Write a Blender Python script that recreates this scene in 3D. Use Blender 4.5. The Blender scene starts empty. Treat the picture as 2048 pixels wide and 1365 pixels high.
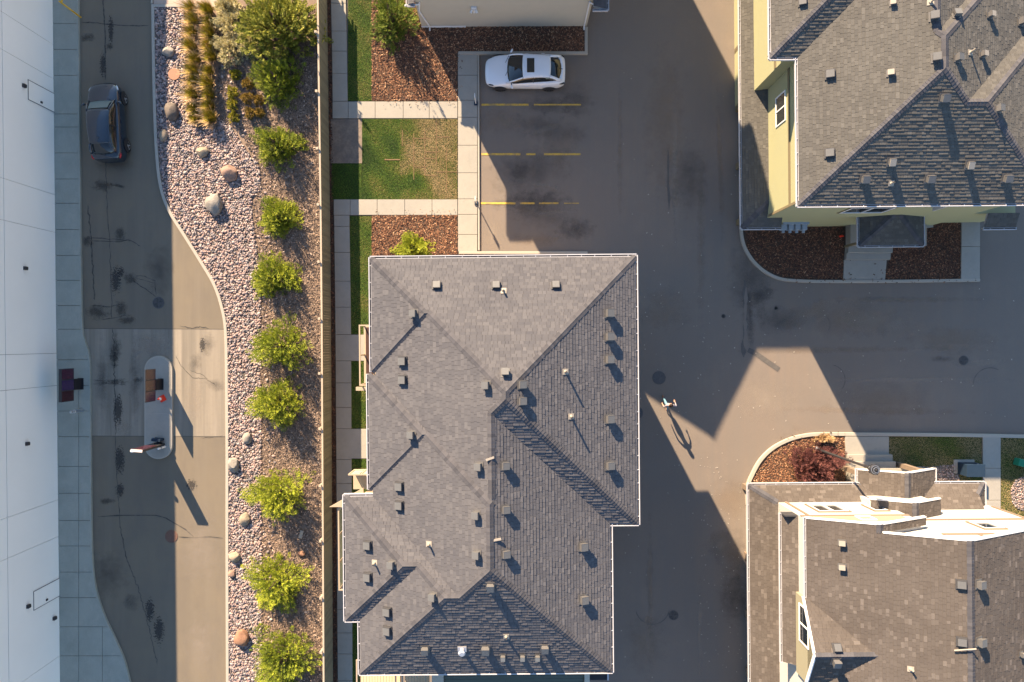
import bpy, bmesh, math, random
import numpy as np
from mathutils import Vector, Matrix
random.seed(7); np.random.seed(7)
scene = bpy.context.scene
COL = scene.collection
R = math.radians
H = 38.0; S = 36.0                      # camera height (m); photo pixels per metre at ground level

# ------------------------------------------------------------ camera, sky, sun, exposure
cam_d = bpy.data.cameras.new('camera'); cam = bpy.data.objects.new('camera', cam_d)
COL.objects.link(cam); cam.location = (0, 0, H); cam.rotation_euler = (0, 0, 0)
cam_d.sensor_width = 36.0; cam_d.lens = 36.0 * H / (2048 / S); cam_d.clip_end = 2000; cam_d.clip_start = .5
scene.camera = cam
SUN_EL, SUN_AZ = 26.2, 27.5             # elevation; shadows run 27.5 deg east of straight down the picture
ls = Vector((math.sin(R(SUN_AZ)) * math.cos(R(SUN_EL)), -math.cos(R(SUN_AZ)) * math.cos(R(SUN_EL)), -math.sin(R(SUN_EL))))
w = bpy.data.worlds.new('World'); scene.world = w; w.use_nodes = True
nt = w.node_tree; nt.nodes.clear()
sk = nt.nodes.new('ShaderNodeTexSky'); sk.sky_type = 'NISHITA'; sk.sun_disc = False
sk.sun_elevation = R(SUN_EL); sk.sun_rotation = R(-27.5); sk.air_density = 1.15; sk.dust_density = 0.2; sk.ozone_density = 2.6
bg = nt.nodes.new('ShaderNodeBackground'); bg.inputs[1].default_value = 0.074
wo = nt.nodes.new('ShaderNodeOutputWorld')
nt.links.new(sk.outputs[0], bg.inputs[0]); nt.links.new(bg.outputs[0], wo.inputs[0])
sun_d = bpy.data.lights.new('sun', 'SUN'); sun_d.energy = 5.0; sun_d.angle = R(0.5); sun_d.color = (1.0, .76, .50)
sun = bpy.data.objects.new('sun', sun_d); COL.objects.link(sun)
sun.rotation_euler = ls.to_track_quat('-Z', 'Y').to_euler()
vs = scene.view_settings; vs.view_transform = 'Standard'; vs.look = 'None'; vs.gamma = 1; vs.use_curve_mapping = False
vs.exposure = 2.0

# ------------------------------------------------------------ helpers
def W(px, py, z=0.0):
    k = (H - z) / H / S
    return Vector(((px - 1024) * k, (682.5 - py) * k, z))
def tag(o, label=None, cat=None, group=None, kind=None):
    if label: o['label'] = label
    if cat: o['category'] = cat
    if group: o['group'] = group
    if kind: o['kind'] = kind
    return o
def empty(name, loc=(0, 0, 0), rz=0, label=None, cat=None, group=None, kind=None):
    o = bpy.data.objects.new(name, None); COL.objects.link(o); o.location = loc; o.rotation_euler = (0, 0, rz)
    o.empty_display_size = .3
    return tag(o, label, cat, group, kind)
def link(name, me, parent=None, loc=None, rot=None):
    o = bpy.data.objects.new(name, me); COL.objects.link(o)
    if parent: o.parent = parent
    if loc is not None: o.location = loc
    if rot is not None: o.rotation_euler = rot
    return o
class MB:
    def __init__(s): s.v = []; s.f = []; s.m = []; s.c = []
    def poly(s, pts, m=0, c=None):
        n = len(s.v); s.v += [tuple(p) for p in pts]; s.f.append(tuple(range(n, n + len(pts)))); s.m.append(m)
        s.c += [c if c is not None else .5] * len(pts)
    def box(s, x0, x1, y0, y1, z0, z1, m=0, M=None, c=None):
        p = [Vector(q) for q in ((x0,y0,z0),(x1,y0,z0),(x1,y1,z0),(x0,y1,z0),(x0,y0,z1),(x1,y0,z1),(x1,y1,z1),(x0,y1,z1))]
        if M is not None: p = [M @ q for q in p]
        n = len(s.v); s.v += [tuple(q) for q in p]; s.c += [c if c is not None else .5] * 8
        for f in ((0,3,2,1),(4,5,6,7),(0,1,5,4),(1,2,6,5),(2,3,7,6),(3,0,4,7)):
            s.f.append(tuple(n + i for i in f)); s.m.append(m)
    def prism(s, pts, z0, z1, m=0, bottom=False, ms=None):      # pts counter-clockwise (x,y)
        a = sum(pts[i][0]*pts[(i+1)%len(pts)][1]-pts[(i+1)%len(pts)][0]*pts[i][1] for i in range(len(pts)))
        if a < 0: pts = pts[::-1]
        N = len(pts); n = len(s.v)
        s.v += [(p[0], p[1], z0) for p in pts] + [(p[0], p[1], z1) for p in pts]; s.c += [.5] * (2*N)
        s.f.append(tuple(n + N + i for i in range(N))); s.m.append(m)
        if bottom: s.f.append(tuple(n + i for i in range(N))[::-1]); s.m.append(m)
        for i in range(N):
            j = (i + 1) % N
            s.f.append((n + i, n + j, n + N + j, n + N + i)); s.m.append(m if ms is None else ms)
    def tube(s, path, r, seg=8, m=0, cap=True):
        path = [Vector(p) for p in path]; rr = r if isinstance(r, (list, tuple)) else [r] * len(path)
        n0 = len(s.v); up = Vector((0, 0, 1))
        for i, p in enumerate(path):
            d = (path[min(i+1, len(path)-1)] - path[max(i-1, 0)]).normalized()
            a = d.cross(up if abs(d.z) < .95 else Vector((1, 0, 0))).normalized(); b = d.cross(a)
            for k in range(seg):
                t = 2*math.pi*k/seg; q = p + a*math.cos(t)*rr[i] + b*math.sin(t)*rr[i]
                s.v.append(tuple(q)); s.c.append(.5)
        for i in range(len(path)-1):
            for k in range(seg):
                a0 = n0+i*seg+k; a1 = n0+i*seg+(k+1) % seg
                s.f.append((a0, a0+seg, a1+seg, a1)); s.m.append(m)
        if cap:
            s.f.append(tuple(n0+k for k in range(seg))); s.m.append(m)
            s.f.append(tuple(n0+(len(path)-1)*seg+k for k in range(seg))[::-1]); s.m.append(m)
    def build(s, name, mats, parent=None, off=None, smooth=False, col=False, bevel=0, loc=None, rz=None):
        me = bpy.data.meshes.new(name)
        v = s.v
        if off is not None: v = [(a-off[0], b-off[1], c-off[2]) for a, b, c in v]
        me.from_pydata(v, [], s.f)
        if not isinstance(mats, (list, tuple)): mats = [mats]
        for m in mats: me.materials.append(m)
        me.polygons.foreach_set('material_index', s.m)
        if smooth: me.polygons.foreach_set('use_smooth', [True]*len(s.f))
        if col:
            at = me.attributes.new('col', 'FLOAT', 'POINT'); at.data.foreach_set('value', s.c)
        me.validate(); me.update()
        o = link(name, me, parent)
        if loc is not None: o.location = loc
        if rz is not None: o.rotation_euler = (0, 0, rz)
        if bevel:
            b = o.modifiers.new('b', 'BEVEL'); b.width = bevel; b.segments = 2; b.limit_method = 'ANGLE'
        return o
def npmesh(name, V, F, mats, parent=None, col=None, smooth=False, midx=None):
    """V (n,3), F (m,k) constant k"""
    me = bpy.data.meshes.new(name); k = F.shape[1]
    me.vertices.add(len(V)); me.vertices.foreach_set('co', V.astype(np.float32).ravel())
    me.loops.add(F.size); me.loops.foreach_set('vertex_index', F.astype(np.int32).ravel())
    me.polygons.add(len(F)); me.polygons.foreach_set('loop_start', np.arange(0, F.size, k, dtype=np.int32))
    try: me.polygons.foreach_set('loop_total', np.full(len(F), k, dtype=np.int32))
    except Exception: pass
    if not isinstance(mats, (list, tuple)): mats = [mats]
    for m in mats: me.materials.append(m)
    if midx is not None: me.polygons.foreach_set('material_index', midx.astype(np.int32))
    me.update(calc_edges=True)
    me.polygons.foreach_set('use_smooth', np.full(len(F), bool(smooth)))
    if col is not None:
        at = me.attributes.new('col', 'FLOAT', 'POINT'); at.data.foreach_set('value', col.astype(np.float32))
    return link(name, me, parent)
def scatter(name, tv, tf, pos, rot, scl, col, mats, parent=None, smooth=False):
    """tv (a,3), tf (b,k); pos (n,3), rot (n,3,3), scl (n,3), col (n,)"""
    n = len(pos); a = len(tv)
    V = np.einsum('nij,naj->nai', rot, tv[None]*scl[:, None, :]) + pos[:, None, :]
    F = tf[None] + (np.arange(n)*a)[:, None, None]
    return npmesh(name, V.reshape(-1, 3), F.reshape(-1, tf.shape[1]), mats, parent, np.repeat(col, a), smooth)
def rotz(a):
    c, s_ = np.cos(a), np.sin(a); z = np.zeros_like(a); o = np.ones_like(a)
    return np.stack([np.stack([c, -s_, z], -1), np.stack([s_, c, z], -1), np.stack([z, z, o], -1)], 1)
def roty(a):
    c, s_ = np.cos(a), np.sin(a); z = np.zeros_like(a); o = np.ones_like(a)
    return np.stack([np.stack([c, z, s_], -1), np.stack([z, o, z], -1), np.stack([-s_, z, c], -1)], 1)
def rotx(a):
    c, s_ = np.cos(a), np.sin(a); z = np.zeros_like(a); o = np.ones_like(a)
    return np.stack([np.stack([o, z, z], -1), np.stack([z, c, -s_], -1), np.stack([z, s_, c], -1)], 1)
def inpoly(P, poly):
    x, y = P[:, 0], P[:, 1]; r = np.zeros(len(P), bool); n = len(poly)
    for i in range(n):
        x0, y0 = poly[i][0], poly[i][1]; x1, y1 = poly[(i+1) % n][0], poly[(i+1) % n][1]
        if y0 == y1: continue
        c = ((y0 > y) != (y1 > y)) & (x < (x1-x0)*(y-y0)/(y1-y0)+x0); r ^= c
    return r
def wp(pts, z=0): return [tuple(W(a, b, z)[:2]) for a, b in pts]

# ------------------------------------------------------------ materials
def mat(name, col, rough=.85, noises=(), bump=None, metal=0, attr=None, spec=.3, coat=0, trans=0):
    """noises: (scale, lo, hi, colour, amount[, stretch]); attr: list of (pos,colour) ramp driven by the mesh's 'col'"""
    m = bpy.data.materials.new(name); m.use_nodes = True; nt = m.node_tree; N = nt.nodes; L = nt.links
    b = N['Principled BSDF']; b.inputs['Roughness'].default_value = rough; b.inputs['Metallic'].default_value = metal
    b.inputs['Specular IOR Level'].default_value = spec; b.inputs['Coat Weight'].default_value = coat
    b.inputs['Coat Roughness'].default_value = .04
    tc = N.new('ShaderNodeTexCoord')
    rgb = N.new('ShaderNodeRGB'); rgb.outputs[0].default_value = (*col, 1); cur = rgb.outputs[0]
    if attr:
        at = N.new('ShaderNodeAttribute'); at.attribute_name = 'col'
        cr = N.new('ShaderNodeValToRGB'); cr.color_ramp.interpolation = 'LINEAR'
        while len(cr.color_ramp.elements) < len(attr): cr.color_ramp.elements.new(.5)
        for e, (p, c) in zip(cr.color_ramp.elements, attr): e.position = p; e.color = (*c, 1)
        L.new(at.outputs['Fac'], cr.inputs[0]); cur = cr.outputs[0]
    for nz in noises:
        sc, lo, hi, c, amt = nz[:5]
        no = N.new('ShaderNodeTexNoise'); no.inputs['Scale'].default_value = sc; no.inputs['Detail'].default_value = 5
        no.inputs['Roughness'].default_value = .62
        if len(nz) > 5:
            mp = N.new('ShaderNodeMapping'); mp.inputs['Scale'].default_value = nz[5]; mp.inputs['Location'].default_value = (sc*3.1, sc*1.7, 0)
            L.new(tc.outputs['Object'], mp.inputs[0]); L.new(mp.outputs[0], no.inputs['Vector'])
        else: L.new(tc.outputs['Object'], no.inputs['Vector'])
        mr = N.new('ShaderNodeMapRange'); mr.inputs[1].default_value = lo; mr.inputs[2].default_value = hi; mr.inputs[4].default_value = amt
        L.new(no.outputs[0], mr.inputs[0])
        mx = N.new('ShaderNodeMix'); mx.data_type = 'RGBA'; mx.inputs[7].default_value = (*c, 1)
        L.new(mr.outputs[0], mx.inputs[0]); L.new(cur, mx.inputs[6]); cur = mx.outputs[2]
    L.new(cur, b.inputs['Base Color'])
    if bump:
        no = N.new('ShaderNodeTexNoise'); no.inputs['Scale'].default_value = bump[0]; no.inputs['Detail'].default_value = 3
        L.new(tc.outputs['Object'], no.inputs['Vector'])
        bp = N.new('ShaderNodeBump'); bp.inputs['Strength'].default_value = bump[1]; bp.inputs['Distance'].default_value = .02
        L.new(no.outputs[0], bp.inputs['Height']); L.new(bp.outputs[0], b.inputs['Normal'])
    return m
M = {}
M['asphalt'] = mat('asphalt', (.176, .140, .115), .85, [
    (.16, .35, .7, (.138, .120, .108), .8), (.5, .5, .75, (.22, .18, .148), .45), (1.6, .45, .8, (.125, .114, .108), .4, (1, .25, 1)),
    (9, .4, .8, (.115, .103, .095), .4), (1.1, .42, .68, (.138, .124, .114), .55, (3, .10, 1)), (24, .5, .72, (.125, .112, .102), .5), (70, .35, .7, (.23, .20, .17), .5)], (90, .35))
M['lane'] = mat('lane_asphalt', (.158, .133, .098), .85, [
    (.3, .4, .7, (.128, .112, .09), .8), (1.2, .45, .75, (.115, .10, .085), .6, (1, .3, 1)), (.4, .5, .7, (.18, .155, .12), .6, (2, .12, 1)), (60, .35, .7, (.185, .155, .125), .35)], (90, .2))
M['lane_conc'] = mat('lane_concrete', (.225, .195, .155), .85, [
    (1.0, .44, .62, (.13, .118, .10), .7, (1.6, .06, 1)), (.7, .5, .66, (.29, .255, .21), .7, (2.2, .1, 1)),
    (6, .5, .8, (.16, .145, .125), .4), (70, .4, .7, (.26, .235, .2), .3)], (80, .15))
M['concrete'] = mat('concrete', (.30, .285, .25), .85, [(1.6, .5, .7, (.33, .31, .275), .5),
    (.9, .4, .75, (.255, .245, .22), .8), (5, .5, .8, (.22, .21, .19), .45), (60, .4, .7, (.35, .33, .3), .3)], (70, .15))
M['concrete_w'] = mat('concrete_weathered', (.30, .31, .275), .85, [
    (.8, .4, .7, (.24, .255, .225), .8), (3, .5, .75, (.36, .355, .32), .5, (1, .5, 1)), (14, .55, .8, (.17, .18, .165), .5)], (70, .15))
M['kerb'] = mat('kerb_concrete', (.33, .305, .26), .85, [(2, .4, .75, (.32, .3, .265), .7), (40, .4, .7, (.44, .41, .37), .4)], (60, .15))
M['pink'] = mat('pink_concrete', (.42, .33, .27), .85, [(3, .4, .7, (.36, .28, .24), .6)])
M['joint'] = mat('joint_earth', (.05, .045, .04), .95)
M['soil'] = mat('mulch_soil', (.075, .05, .038), .95, [(6, .35, .7, (.12, .085, .062), .8), (40, .4, .7, (.04, .03, .025), .7)], (50, .5))
M['dirt'] = mat('bank_dirt', (.25, .18, .135), .95, [(2.5, .4, .65, (.15, .115, .095), .8), (14, .4, .7, (.32, .235, .18), .6), (50, .4, .7, (.1, .08, .068), .6)], (40, .5))
M['bare'] = mat('bare_earth', (.16, .135, .115), .95, [(2, .42, .6, (.24, .19, .15), .8), (9, .4, .7, (.1, .085, .075), .6)], (30, .4))
M['gravelbase'] = mat('gravel_base', (.15, .12, .10), .95, [(30, .4, .7, (.06, .05, .045), .8)])
M['turf'] = mat('turf', (.022, .045, .008), .95, [(4, .4, .7, (.05, .06, .015), .7), (30, .4, .7, (.02, .028, .008), .6)], (60, .5))
M['grass'] = mat('grass', (.05, .09, .02), .8, attr=[(0, (.012, .045, .006)), (.35, (.075, .15, .012)), (.6, (.15, .155, .03)), (.8, (.25, .19, .08)), (1, (.34, .25, .13))])
M['chips'] = mat('wood_chips', (.2, .1, .06), .85, attr=[(0, (.025, .014, .012)), (.35, (.09, .045, .03)), (.65, (.22, .105, .06)), (.88, (.38, .20, .11)), (1, (.55, .36, .22))])
M['chips_grey'] = mat('weathered_chips', (.2, .16, .12), .9, attr=[(0, (.045, .035, .03)), (.4, (.15, .112, .09)), (.75, (.32, .225, .165)), (1, (.55, .44, .36))])
M['pebble'] = mat('pebbles', (.3, .25, .22), .6, noises=[(25, .4, .7, (.25, .2, .18), .25)], attr=[(0, (.09, .09, .10)), (.2, (.17, .145, .155)), (.4, (.27, .19, .175)), (.6, (.33, .225, .195)), (.8, (.23, .205, .21)), (1, (.46, .37, .33))], spec=.4)
M['boulder'] = [mat('boulder_'+n, c, .9, [(4, .4, .7, tuple(x*.5 for x in c), .8), (25, .4, .7, tuple(min(1, x*1.3) for x in c), .5)], (12, .6)) for n, c in
    (('grey', (.25, .23, .205)), ('pink', (.28, .185, .145)), ('dark', (.13, .11, .095)), ('rust', (.26, .145, .095)), ('tan', (.27, .225, .17)))]
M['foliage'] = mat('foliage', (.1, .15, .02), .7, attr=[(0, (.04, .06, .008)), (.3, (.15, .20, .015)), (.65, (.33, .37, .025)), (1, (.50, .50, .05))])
M['foliage_olive'] = mat('foliage_olive', (.1, .15, .02), .7, attr=[(0, (.08, .08, .016)), (.4, (.21, .23, .03)), (.8, (.38, .37, .05)), (1, (.50, .45, .09))])
M['foliage_pale'] = mat('foliage_pale', (.3, .3, .2), .7, attr=[(0, (.22, .20, .08)), (.4, (.50, .45, .22)), (.8, (.70, .60, .36)), (1, (.8, .7, .48))])
M['foliage_orange'] = mat('foliage_orange', (.3, .2, .06), .7, attr=[(0, (.07, .05, .012)), (.4, (.19, .13, .022)), (.8, (.34, .22, .035)), (1, (.45, .27, .06))])
M['foliage_gold'] = mat('foliage_gold', (.3, .2, .06), .7, attr=[(0, (.07, .085, .01)), (.45, (.24, .23, .015)), (.8, (.42, .34, .03)), (1, (.55, .38, .08))])
M['foliage_straw'] = mat('foliage_straw', (.3, .2, .06), .7, attr=[(0, (.16, .10, .05)), (.45, (.42, .27, .13)), (.8, (.6, .42, .23)), (1, (.7, .5, .3))])
M['foliage_purple'] = mat('foliage_purple', (.1, .03, .03), .7, attr=[(0, (.03, .012, .014)), (.4, (.10, .035, .035)), (.8, (.20, .075, .065)), (1, (.30, .14, .10))])
M['foliage_dark'] = mat('foliage_dark', (.05, .1, .02), .7, attr=[(0, (.025, .05, .008)), (.4, (.10, .15, .018)), (.8, (.24, .28, .03)), (1, (.38, .38, .06))])
M['bark'] = mat('bark', (.10, .07, .05), .95, [(12, .4, .7, (.06, .042, .03), .8)], (20, .6))
M['white'] = mat('white_paint', (.74, .74, .74), .5, [(2, .4, .8, (.68, .68, .68), .5)])
M['wallwhite'] = mat('white_wall_panel', (.86, .86, .84), .7, [(.25, .35, .75, (.80, .80, .78), .7), (6, .4, .7, (.82, .82, .80), .3)])
M['reveal'] = mat('joint_shadow_gap', (.16, .165, .17), .8)
M['gutter'] = mat('gutter_white', (.46, .46, .49), .4, [(3, .45, .8, (.36, .36, .38), .6)])
M['gutter_in'] = mat('gutter_trough', (.10, .09, .085), .8, [(8, .4, .7, (.2, .17, .14), .7)])
def shingle(name, a, b, c, d):
    return mat(name, a, .92, noises=[(.5, .42, .7, d, .35), (22, .4, .75, tuple(x*.8 for x in b), .35)], bump=(120, .3), attr=[(0, a), (.55, b), (.85, c), (1, d)], spec=.15)
M['shingle_c'] = shingle('shingles_grey', (.078, .078, .088), (.092, .091, .100), (.105, .103, .111), (.123, .120, .127))
M['shingle_ne'] = shingle('shingles_taupe', (.080, .077, .073), (.093, .090, .084), (.106, .102, .095), (.126, .121, .112))
M['shingle_se'] = shingle('shingles_brown', (.080, .068, .061), (.089, .077, .069), (.104, .090, .081), (.145, .127, .115))
M['cap'] = mat('ridge_caps', (.11, .10, .098), .92, noises=[(22, .4, .75, (.085, .083, .092), .4)], attr=[(0, (.058, .058, .066)), (1, (.095, .093, .102))], bump=(120, .3), spec=.15)
M['deck'] = mat('roof_deck', (.06, .055, .052), .9)
M['soffit'] = mat('soffit', (.45, .43, .40), .8)
M['vent'] = mat('roof_vent_metal', (.09, .088, .09), .5, [(9, .4, .7, (.12, .115, .11), .5)], spec=.4)
M['vent_dark'] = mat('roof_vent_dark', (.05, .05, .055), .6)
M['vent_top'] = mat('roof_vent_top', (.105, .108, .112), .5, [(9, .4, .7, (.14, .137, .135), .5)])
M['flash'] = mat('flashing', (.30, .27, .23), .5)
M['blackmetal'] = mat('black_metal', (.03, .03, .034), .45, spec=.4)
M['galv'] = mat('galvanised', (.35, .38, .42), .4, metal=.6)
M['siding_n'] = mat('cream_siding', (.48, .44, .36), .7, [(2, .4, .8, (.43, .395, .325), .5)])
M['siding_c'] = mat('tan_siding', (.36, .29, .215), .7, [(2, .4, .8, (.32, .26, .19), .5)])
M['ne_yellow'] = mat('sage_siding', (.33, .325, .19), .75, [(1, .4, .8, (.31, .305, .195), .5)])
M['ne_trim'] = mat('olive_trim', (.17, .14, .085), .75)
M['se_white'] = mat('white_siding', (.46, .45, .43), .7, [(1, .4, .8, (.42, .41, .39), .5)])
M['se_tan'] = mat('tan_trim', (.19, .145, .11), .7)
M['se_beige'] = mat('beige_siding', (.27, .25, .175), .7)
M['glass'] = mat('window_glass', (.012, .016, .02), .05, spec=.8)
M['glass_green'] = mat('railing_glass', (.32, .42, .36), .08, spec=.6)
M['yellow_line'] = mat('yellow_line_paint', (.60, .38, .06), .7, [(9, .45, .6, (.35, .24, .08), .6), (2.2, .5, .62, (.16, .135, .115), .6)])
M['yellow'] = mat('yellow_steel', (.65, .36, .03), .45)
M['tar'] = mat('tar_seal', (.035, .034, .034), .6, [(6, .42, .62, (.10, .09, .075), .85)])
M['iron'] = mat('cast_iron', (.07, .07, .075), .5, [(20, .4, .7, (.13, .12, .11), .6)], (30, .4))
M['iron_rust'] = mat('cast_iron_rust', (.17, .095, .07), .7, [(20, .4, .7, (.11, .06, .045), .6)], (30, .4))
M['terracotta'] = mat('terracotta_lid', (.33, .17, .11), .7, [(9, .4, .7, (.28, .14, .09), .6)])
M['fence'] = mat('fence_board', (.20, .195, .145), .85, [(2, .4, .7, (.165, .16, .125), .6), (25, .4, .7, (.225, .215, .16), .4, (1, 1, .1))])
M['fence_dark'] = mat('fence_board_aged', (.17, .165, .125), .85, [(2, .4, .7, (.14, .135, .105), .6)])
M['fence_cap'] = mat('fence_cap', (.38, .32, .25), .8, [(4, .4, .7, (.32, .275, .22), .5)])
M['red'] = mat('signal_red', (.75, .05, .02), .4)
M['navy'] = mat('navy_metal', (.012, .028, .055), .6, [(6, .4, .8, (.02, .036, .062), .6)], spec=.25)
M['green'] = mat('green_plastic', (.02, .20, .12), .5)
M['meter'] = mat('meter_blue_grey', (.30, .36, .42), .4)
def decal(name, c, seed, thr=.5, soft=.12, alpha=1.):
    m = bpy.data.materials.new(name); m.use_nodes = True; nt = m.node_tree; N = nt.nodes; L = nt.links
    b = N['Principled BSDF']; b.inputs['Base Color'].default_value = (*c, 1); b.inputs['Roughness'].default_value = .8; b.inputs['Specular IOR Level'].default_value = .2
    at = N.new('ShaderNodeAttribute'); at.attribute_name = 'uvr'
    ln = N.new('ShaderNodeVectorMath'); ln.operation = 'LENGTH'; L.new(at.outputs['Vector'], ln.inputs[0])
    tc = N.new('ShaderNodeTexCoord'); no = N.new('ShaderNodeTexNoise'); no.inputs['Scale'].default_value = seed; no.inputs['Detail'].default_value = 6; no.inputs['Roughness'].default_value = .7
    L.new(tc.outputs['Object'], no.inputs['Vector'])
    a = N.new('ShaderNodeMath'); a.operation = 'MULTIPLY_ADD'; a.inputs[1].default_value = -.62; a.inputs[2].default_value = .62   # .62-.62r
    L.new(ln.outputs['Value'], a.inputs[0])
    s = N.new('ShaderNodeMath'); s.operation = 'ADD'; L.new(a.outputs[0], s.inputs[0]); L.new(no.outputs[0], s.inputs[1])
    mr = N.new('ShaderNodeMapRange'); mr.inputs[1].default_value = thr+.2; mr.inputs[2].default_value = thr+.2+soft; mr.inputs[4].default_value = .85; L.new(s.outputs[0], mr.inputs[0])
    # fade fully at the rim
    e = N.new('ShaderNodeMapRange'); e.inputs[1].default_value = 1.0; e.inputs[2].default_value = .8; L.new(ln.outputs['Value'], e.inputs[0])
    ml = N.new('ShaderNodeMath'); ml.operation = 'MULTIPLY'; L.new(mr.outputs[0], ml.inputs[0]); L.new(e.outputs[0], ml.inputs[1])
    al = N.new('ShaderNodeMath'); al.operation = 'MULTIPLY'; al.inputs[1].default_value = alpha; L.new(ml.outputs[0], al.inputs[0]); L.new(al.outputs[0], b.inputs['Alpha'])
    return m
M['oil'] = decal('oil_stain', (.05, .048, .046), 3.2, .54, .3, .6)
M['oil_fine'] = decal('oil_splatter', (.045, .044, .045), 11.0, .66, .06, .75)
M['dust'] = decal('dust_film', (.27, .21, .16), 1.3, .46, .6, .6)
M['wet'] = decal('dark_stain', (.085, .078, .074), 1.6, .46, .6, .55)
M['oilroad'] = decal('worn_dark_patch', (.07, .066, .066), 2.6, .48, .5, .6)
M['pale'] = decal('pale_wear', (.34, .29, .24), 1.6, .46, .6, .5)
# ------------------------------------------------------------ ground, road, lane
def sheet(name, pts, z, m, parent=None, kind='structure'):
    b = MB(); q = wp(pts)
    a = sum(q[i][0]*q[(i+1) % len(q)][1]-q[(i+1) % len(q)][0]*q[i][1] for i in range(len(q)))
    if a < 0: q = q[::-1]
    b.poly([(x, y, z) for x, y in q]); o = b.build(name, m, parent)
    if not parent: tag(o, kind=kind)
    return o
gb = MB(); gb.poly([(-400, -400, -.06), (400, -400, -.06), (400, 400, -.06), (-400, 400, -.06)])
ground = tag(gb.build('ground', M['bare']), kind='structure')
road = sheet('road', [(657, -900), (3600, -900), (3600, 2300), (657, 2300)], 0, M['asphalt'])
lane = sheet('drive_lane', [(60, -900), (458, -900), (458, 2300), (60, 2300)], 0, M['lane'])
sheet('concrete_pad', [(150, 658), (452, 659), (456, 873), (150, 872)], .004, M['lane_conc'], lane)

def strip(name, pts, wd, z, m, parent, jit=0., n=1, closed=False, seed=1):
    """flat ribbon along pixel polyline, wd in px"""
    rnd = random.Random(seed); P = []
    for (x0, y0), (x1, y1) in zip(pts[:-1], pts[1:]):
        for k in range(n): t = k/n; P.append((x0+(x1-x0)*t + (rnd.uniform(-jit, jit) if k else 0), y0+(y1-y0)*t+(rnd.uniform(-jit, jit) if k else 0)))
    P.append(pts[-1]); b = MB(); L_ = []; R_ = []
    for i, p in enumerate(P):
        a = P[max(i-1, 0)]; c = P[min(i+1, len(P)-1)]; dx, dy = c[0]-a[0], c[1]-a[1]; l = math.hypot(dx, dy) or 1
        ww = wd*(rnd.uniform(.5, 1.3) if jit else 1)/2
        if jit and (i == 0 or i == len(P)-1): ww *= .2
        L_.append((p[0]-dy/l*ww, p[1]+dx/l*ww)); R_.append((p[0]+dy/l*ww, p[1]-dx/l*ww))
    for i in range(len(P)-1):
        q = [W(*L_[i]), W(*L_[i+1]), W(*R_[i+1]), W(*R_[i])]
        b.poly([(v.x, v.y, z) for v in q])
    return b.build(name, m, parent)
# tar seams and cracks on the drive lane
for i, (pts, wd, nn, jt) in enumerate([
    ([(205, -10), (210, 60), (211, 160)], 3.4, 9, 1.0), ([(211, 320), (214, 400), (220, 500)], 1.6, 12, 1.2), ([(220, 500), (224, 640)], 2, 12, 1.5),
    ([(226, 655), (229, 760), (231, 872)], 2.4, 22, 2.2), ([(231, 872), (234, 960), (240, 1050), (251, 1110), (262, 1140)], 2.2, 12, 1.2),
    ([(262, 1140), (278, 1180), (290, 1225), (300, 1260), (315, 1330)], 1.8, 14, 1.8),
    ([(163, 45), (195, 46), (215, 49), (255, 52), (298, 52)], 2.6, 4, 1.0), ([(196, 1034), (250, 1031), (312, 1031), (333, 1037), (372, 1060), (388, 1075)], 3.2, 3, .5),
    ([(357, 1074), (390, 1076), (420, 1074), (446, 1077)], 3, 3, .5), ([(176, 410), (183, 480), (187, 560), (190, 600)], 3.2, 12, 1.6),
    ([(181, 476), (240, 480), (262, 482), (282, 493)], 2.4, 5, 1.2), ([(181, 482), (240, 484), (262, 479)], 1.8, 5, 1.2),
    ([(270, 552), (290, 553), (310, 562), (313, 590)], 1.8, 4, 1.2), ([(266, 560), (280, 572), (300, 585), (312, 594)], 2.0, 4, 1.2),
    ([(272, 556), (292, 562), (308, 566)], 1.2, 4, .8),
    ([(182, 612), (215, 614), (248, 609)], 2, 5, 1.2), ([(205, 640), (240, 634), (264, 629)], 1.8, 5, 1.2), ([(360, 652), (385, 658), (400, 653), (418, 658)], 2.2, 5, 1.2),
    ([(352, 712), (362, 732), (385, 756), (410, 757), (430, 770)], 1.6, 6, 1.2), ([(378, 740), (405, 750), (415, 758)], 1.4, 5, 1.2),
    ([(185, 760), (230, 762), (252, 759)], 1.2, 8, 1.6), ([(185, 768), (230, 768), (252, 771)], 1.2, 8, 1.6),
    ([(190, 1370), (186, 1250)], .1, 2, 0), ([(402, 876), (420, 876), (446, 872)], 1.0, 4, 1.)]):
    strip('crack_seal', pts, wd*.72, .0075, M['tar'], lane, jt, nn, seed=i)
jm = mat('lane_joint', (.09, .08, .07), .9)
for pts in ([(158, 657.5), (452, 659)], [(182, 872.5), (292, 873)], [(348, 873), (455, 874)]): strip('control_joint', pts, 1.2, .0065, jm, lane)
def stain(px, py, rx, ry, m, parent, rot=0, z=.010, name='stain'):
    b = MB(); c = W(px, py); k = 1/S; N = 20; b.v.append((c.x, c.y, z)); cs, sn = math.cos(R(rot)), math.sin(R(rot)); uv = [(0, 0, 0)]
    for i in range(N):
        t = 2*math.pi*i/N; x, y = rx*k*math.cos(t), ry*k*math.sin(t)
        b.v.append((c.x+x*cs-y*sn, c.y+x*sn+y*cs, z)); uv.append((math.cos(t), math.sin(t), 0))
    for i in range(N): b.f.append((0, 1+i, 1+(i+1) % N)); b.m.append(0)
    b.c = [.5]*len(b.v); o = b.build(name, m, parent)
    at = o.data.attributes.new('uvr', 'FLOAT_VECTOR', 'POINT'); at.data.foreach_set('vector', [q for u in uv for q in u])
    return o
zz = .0095
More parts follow.
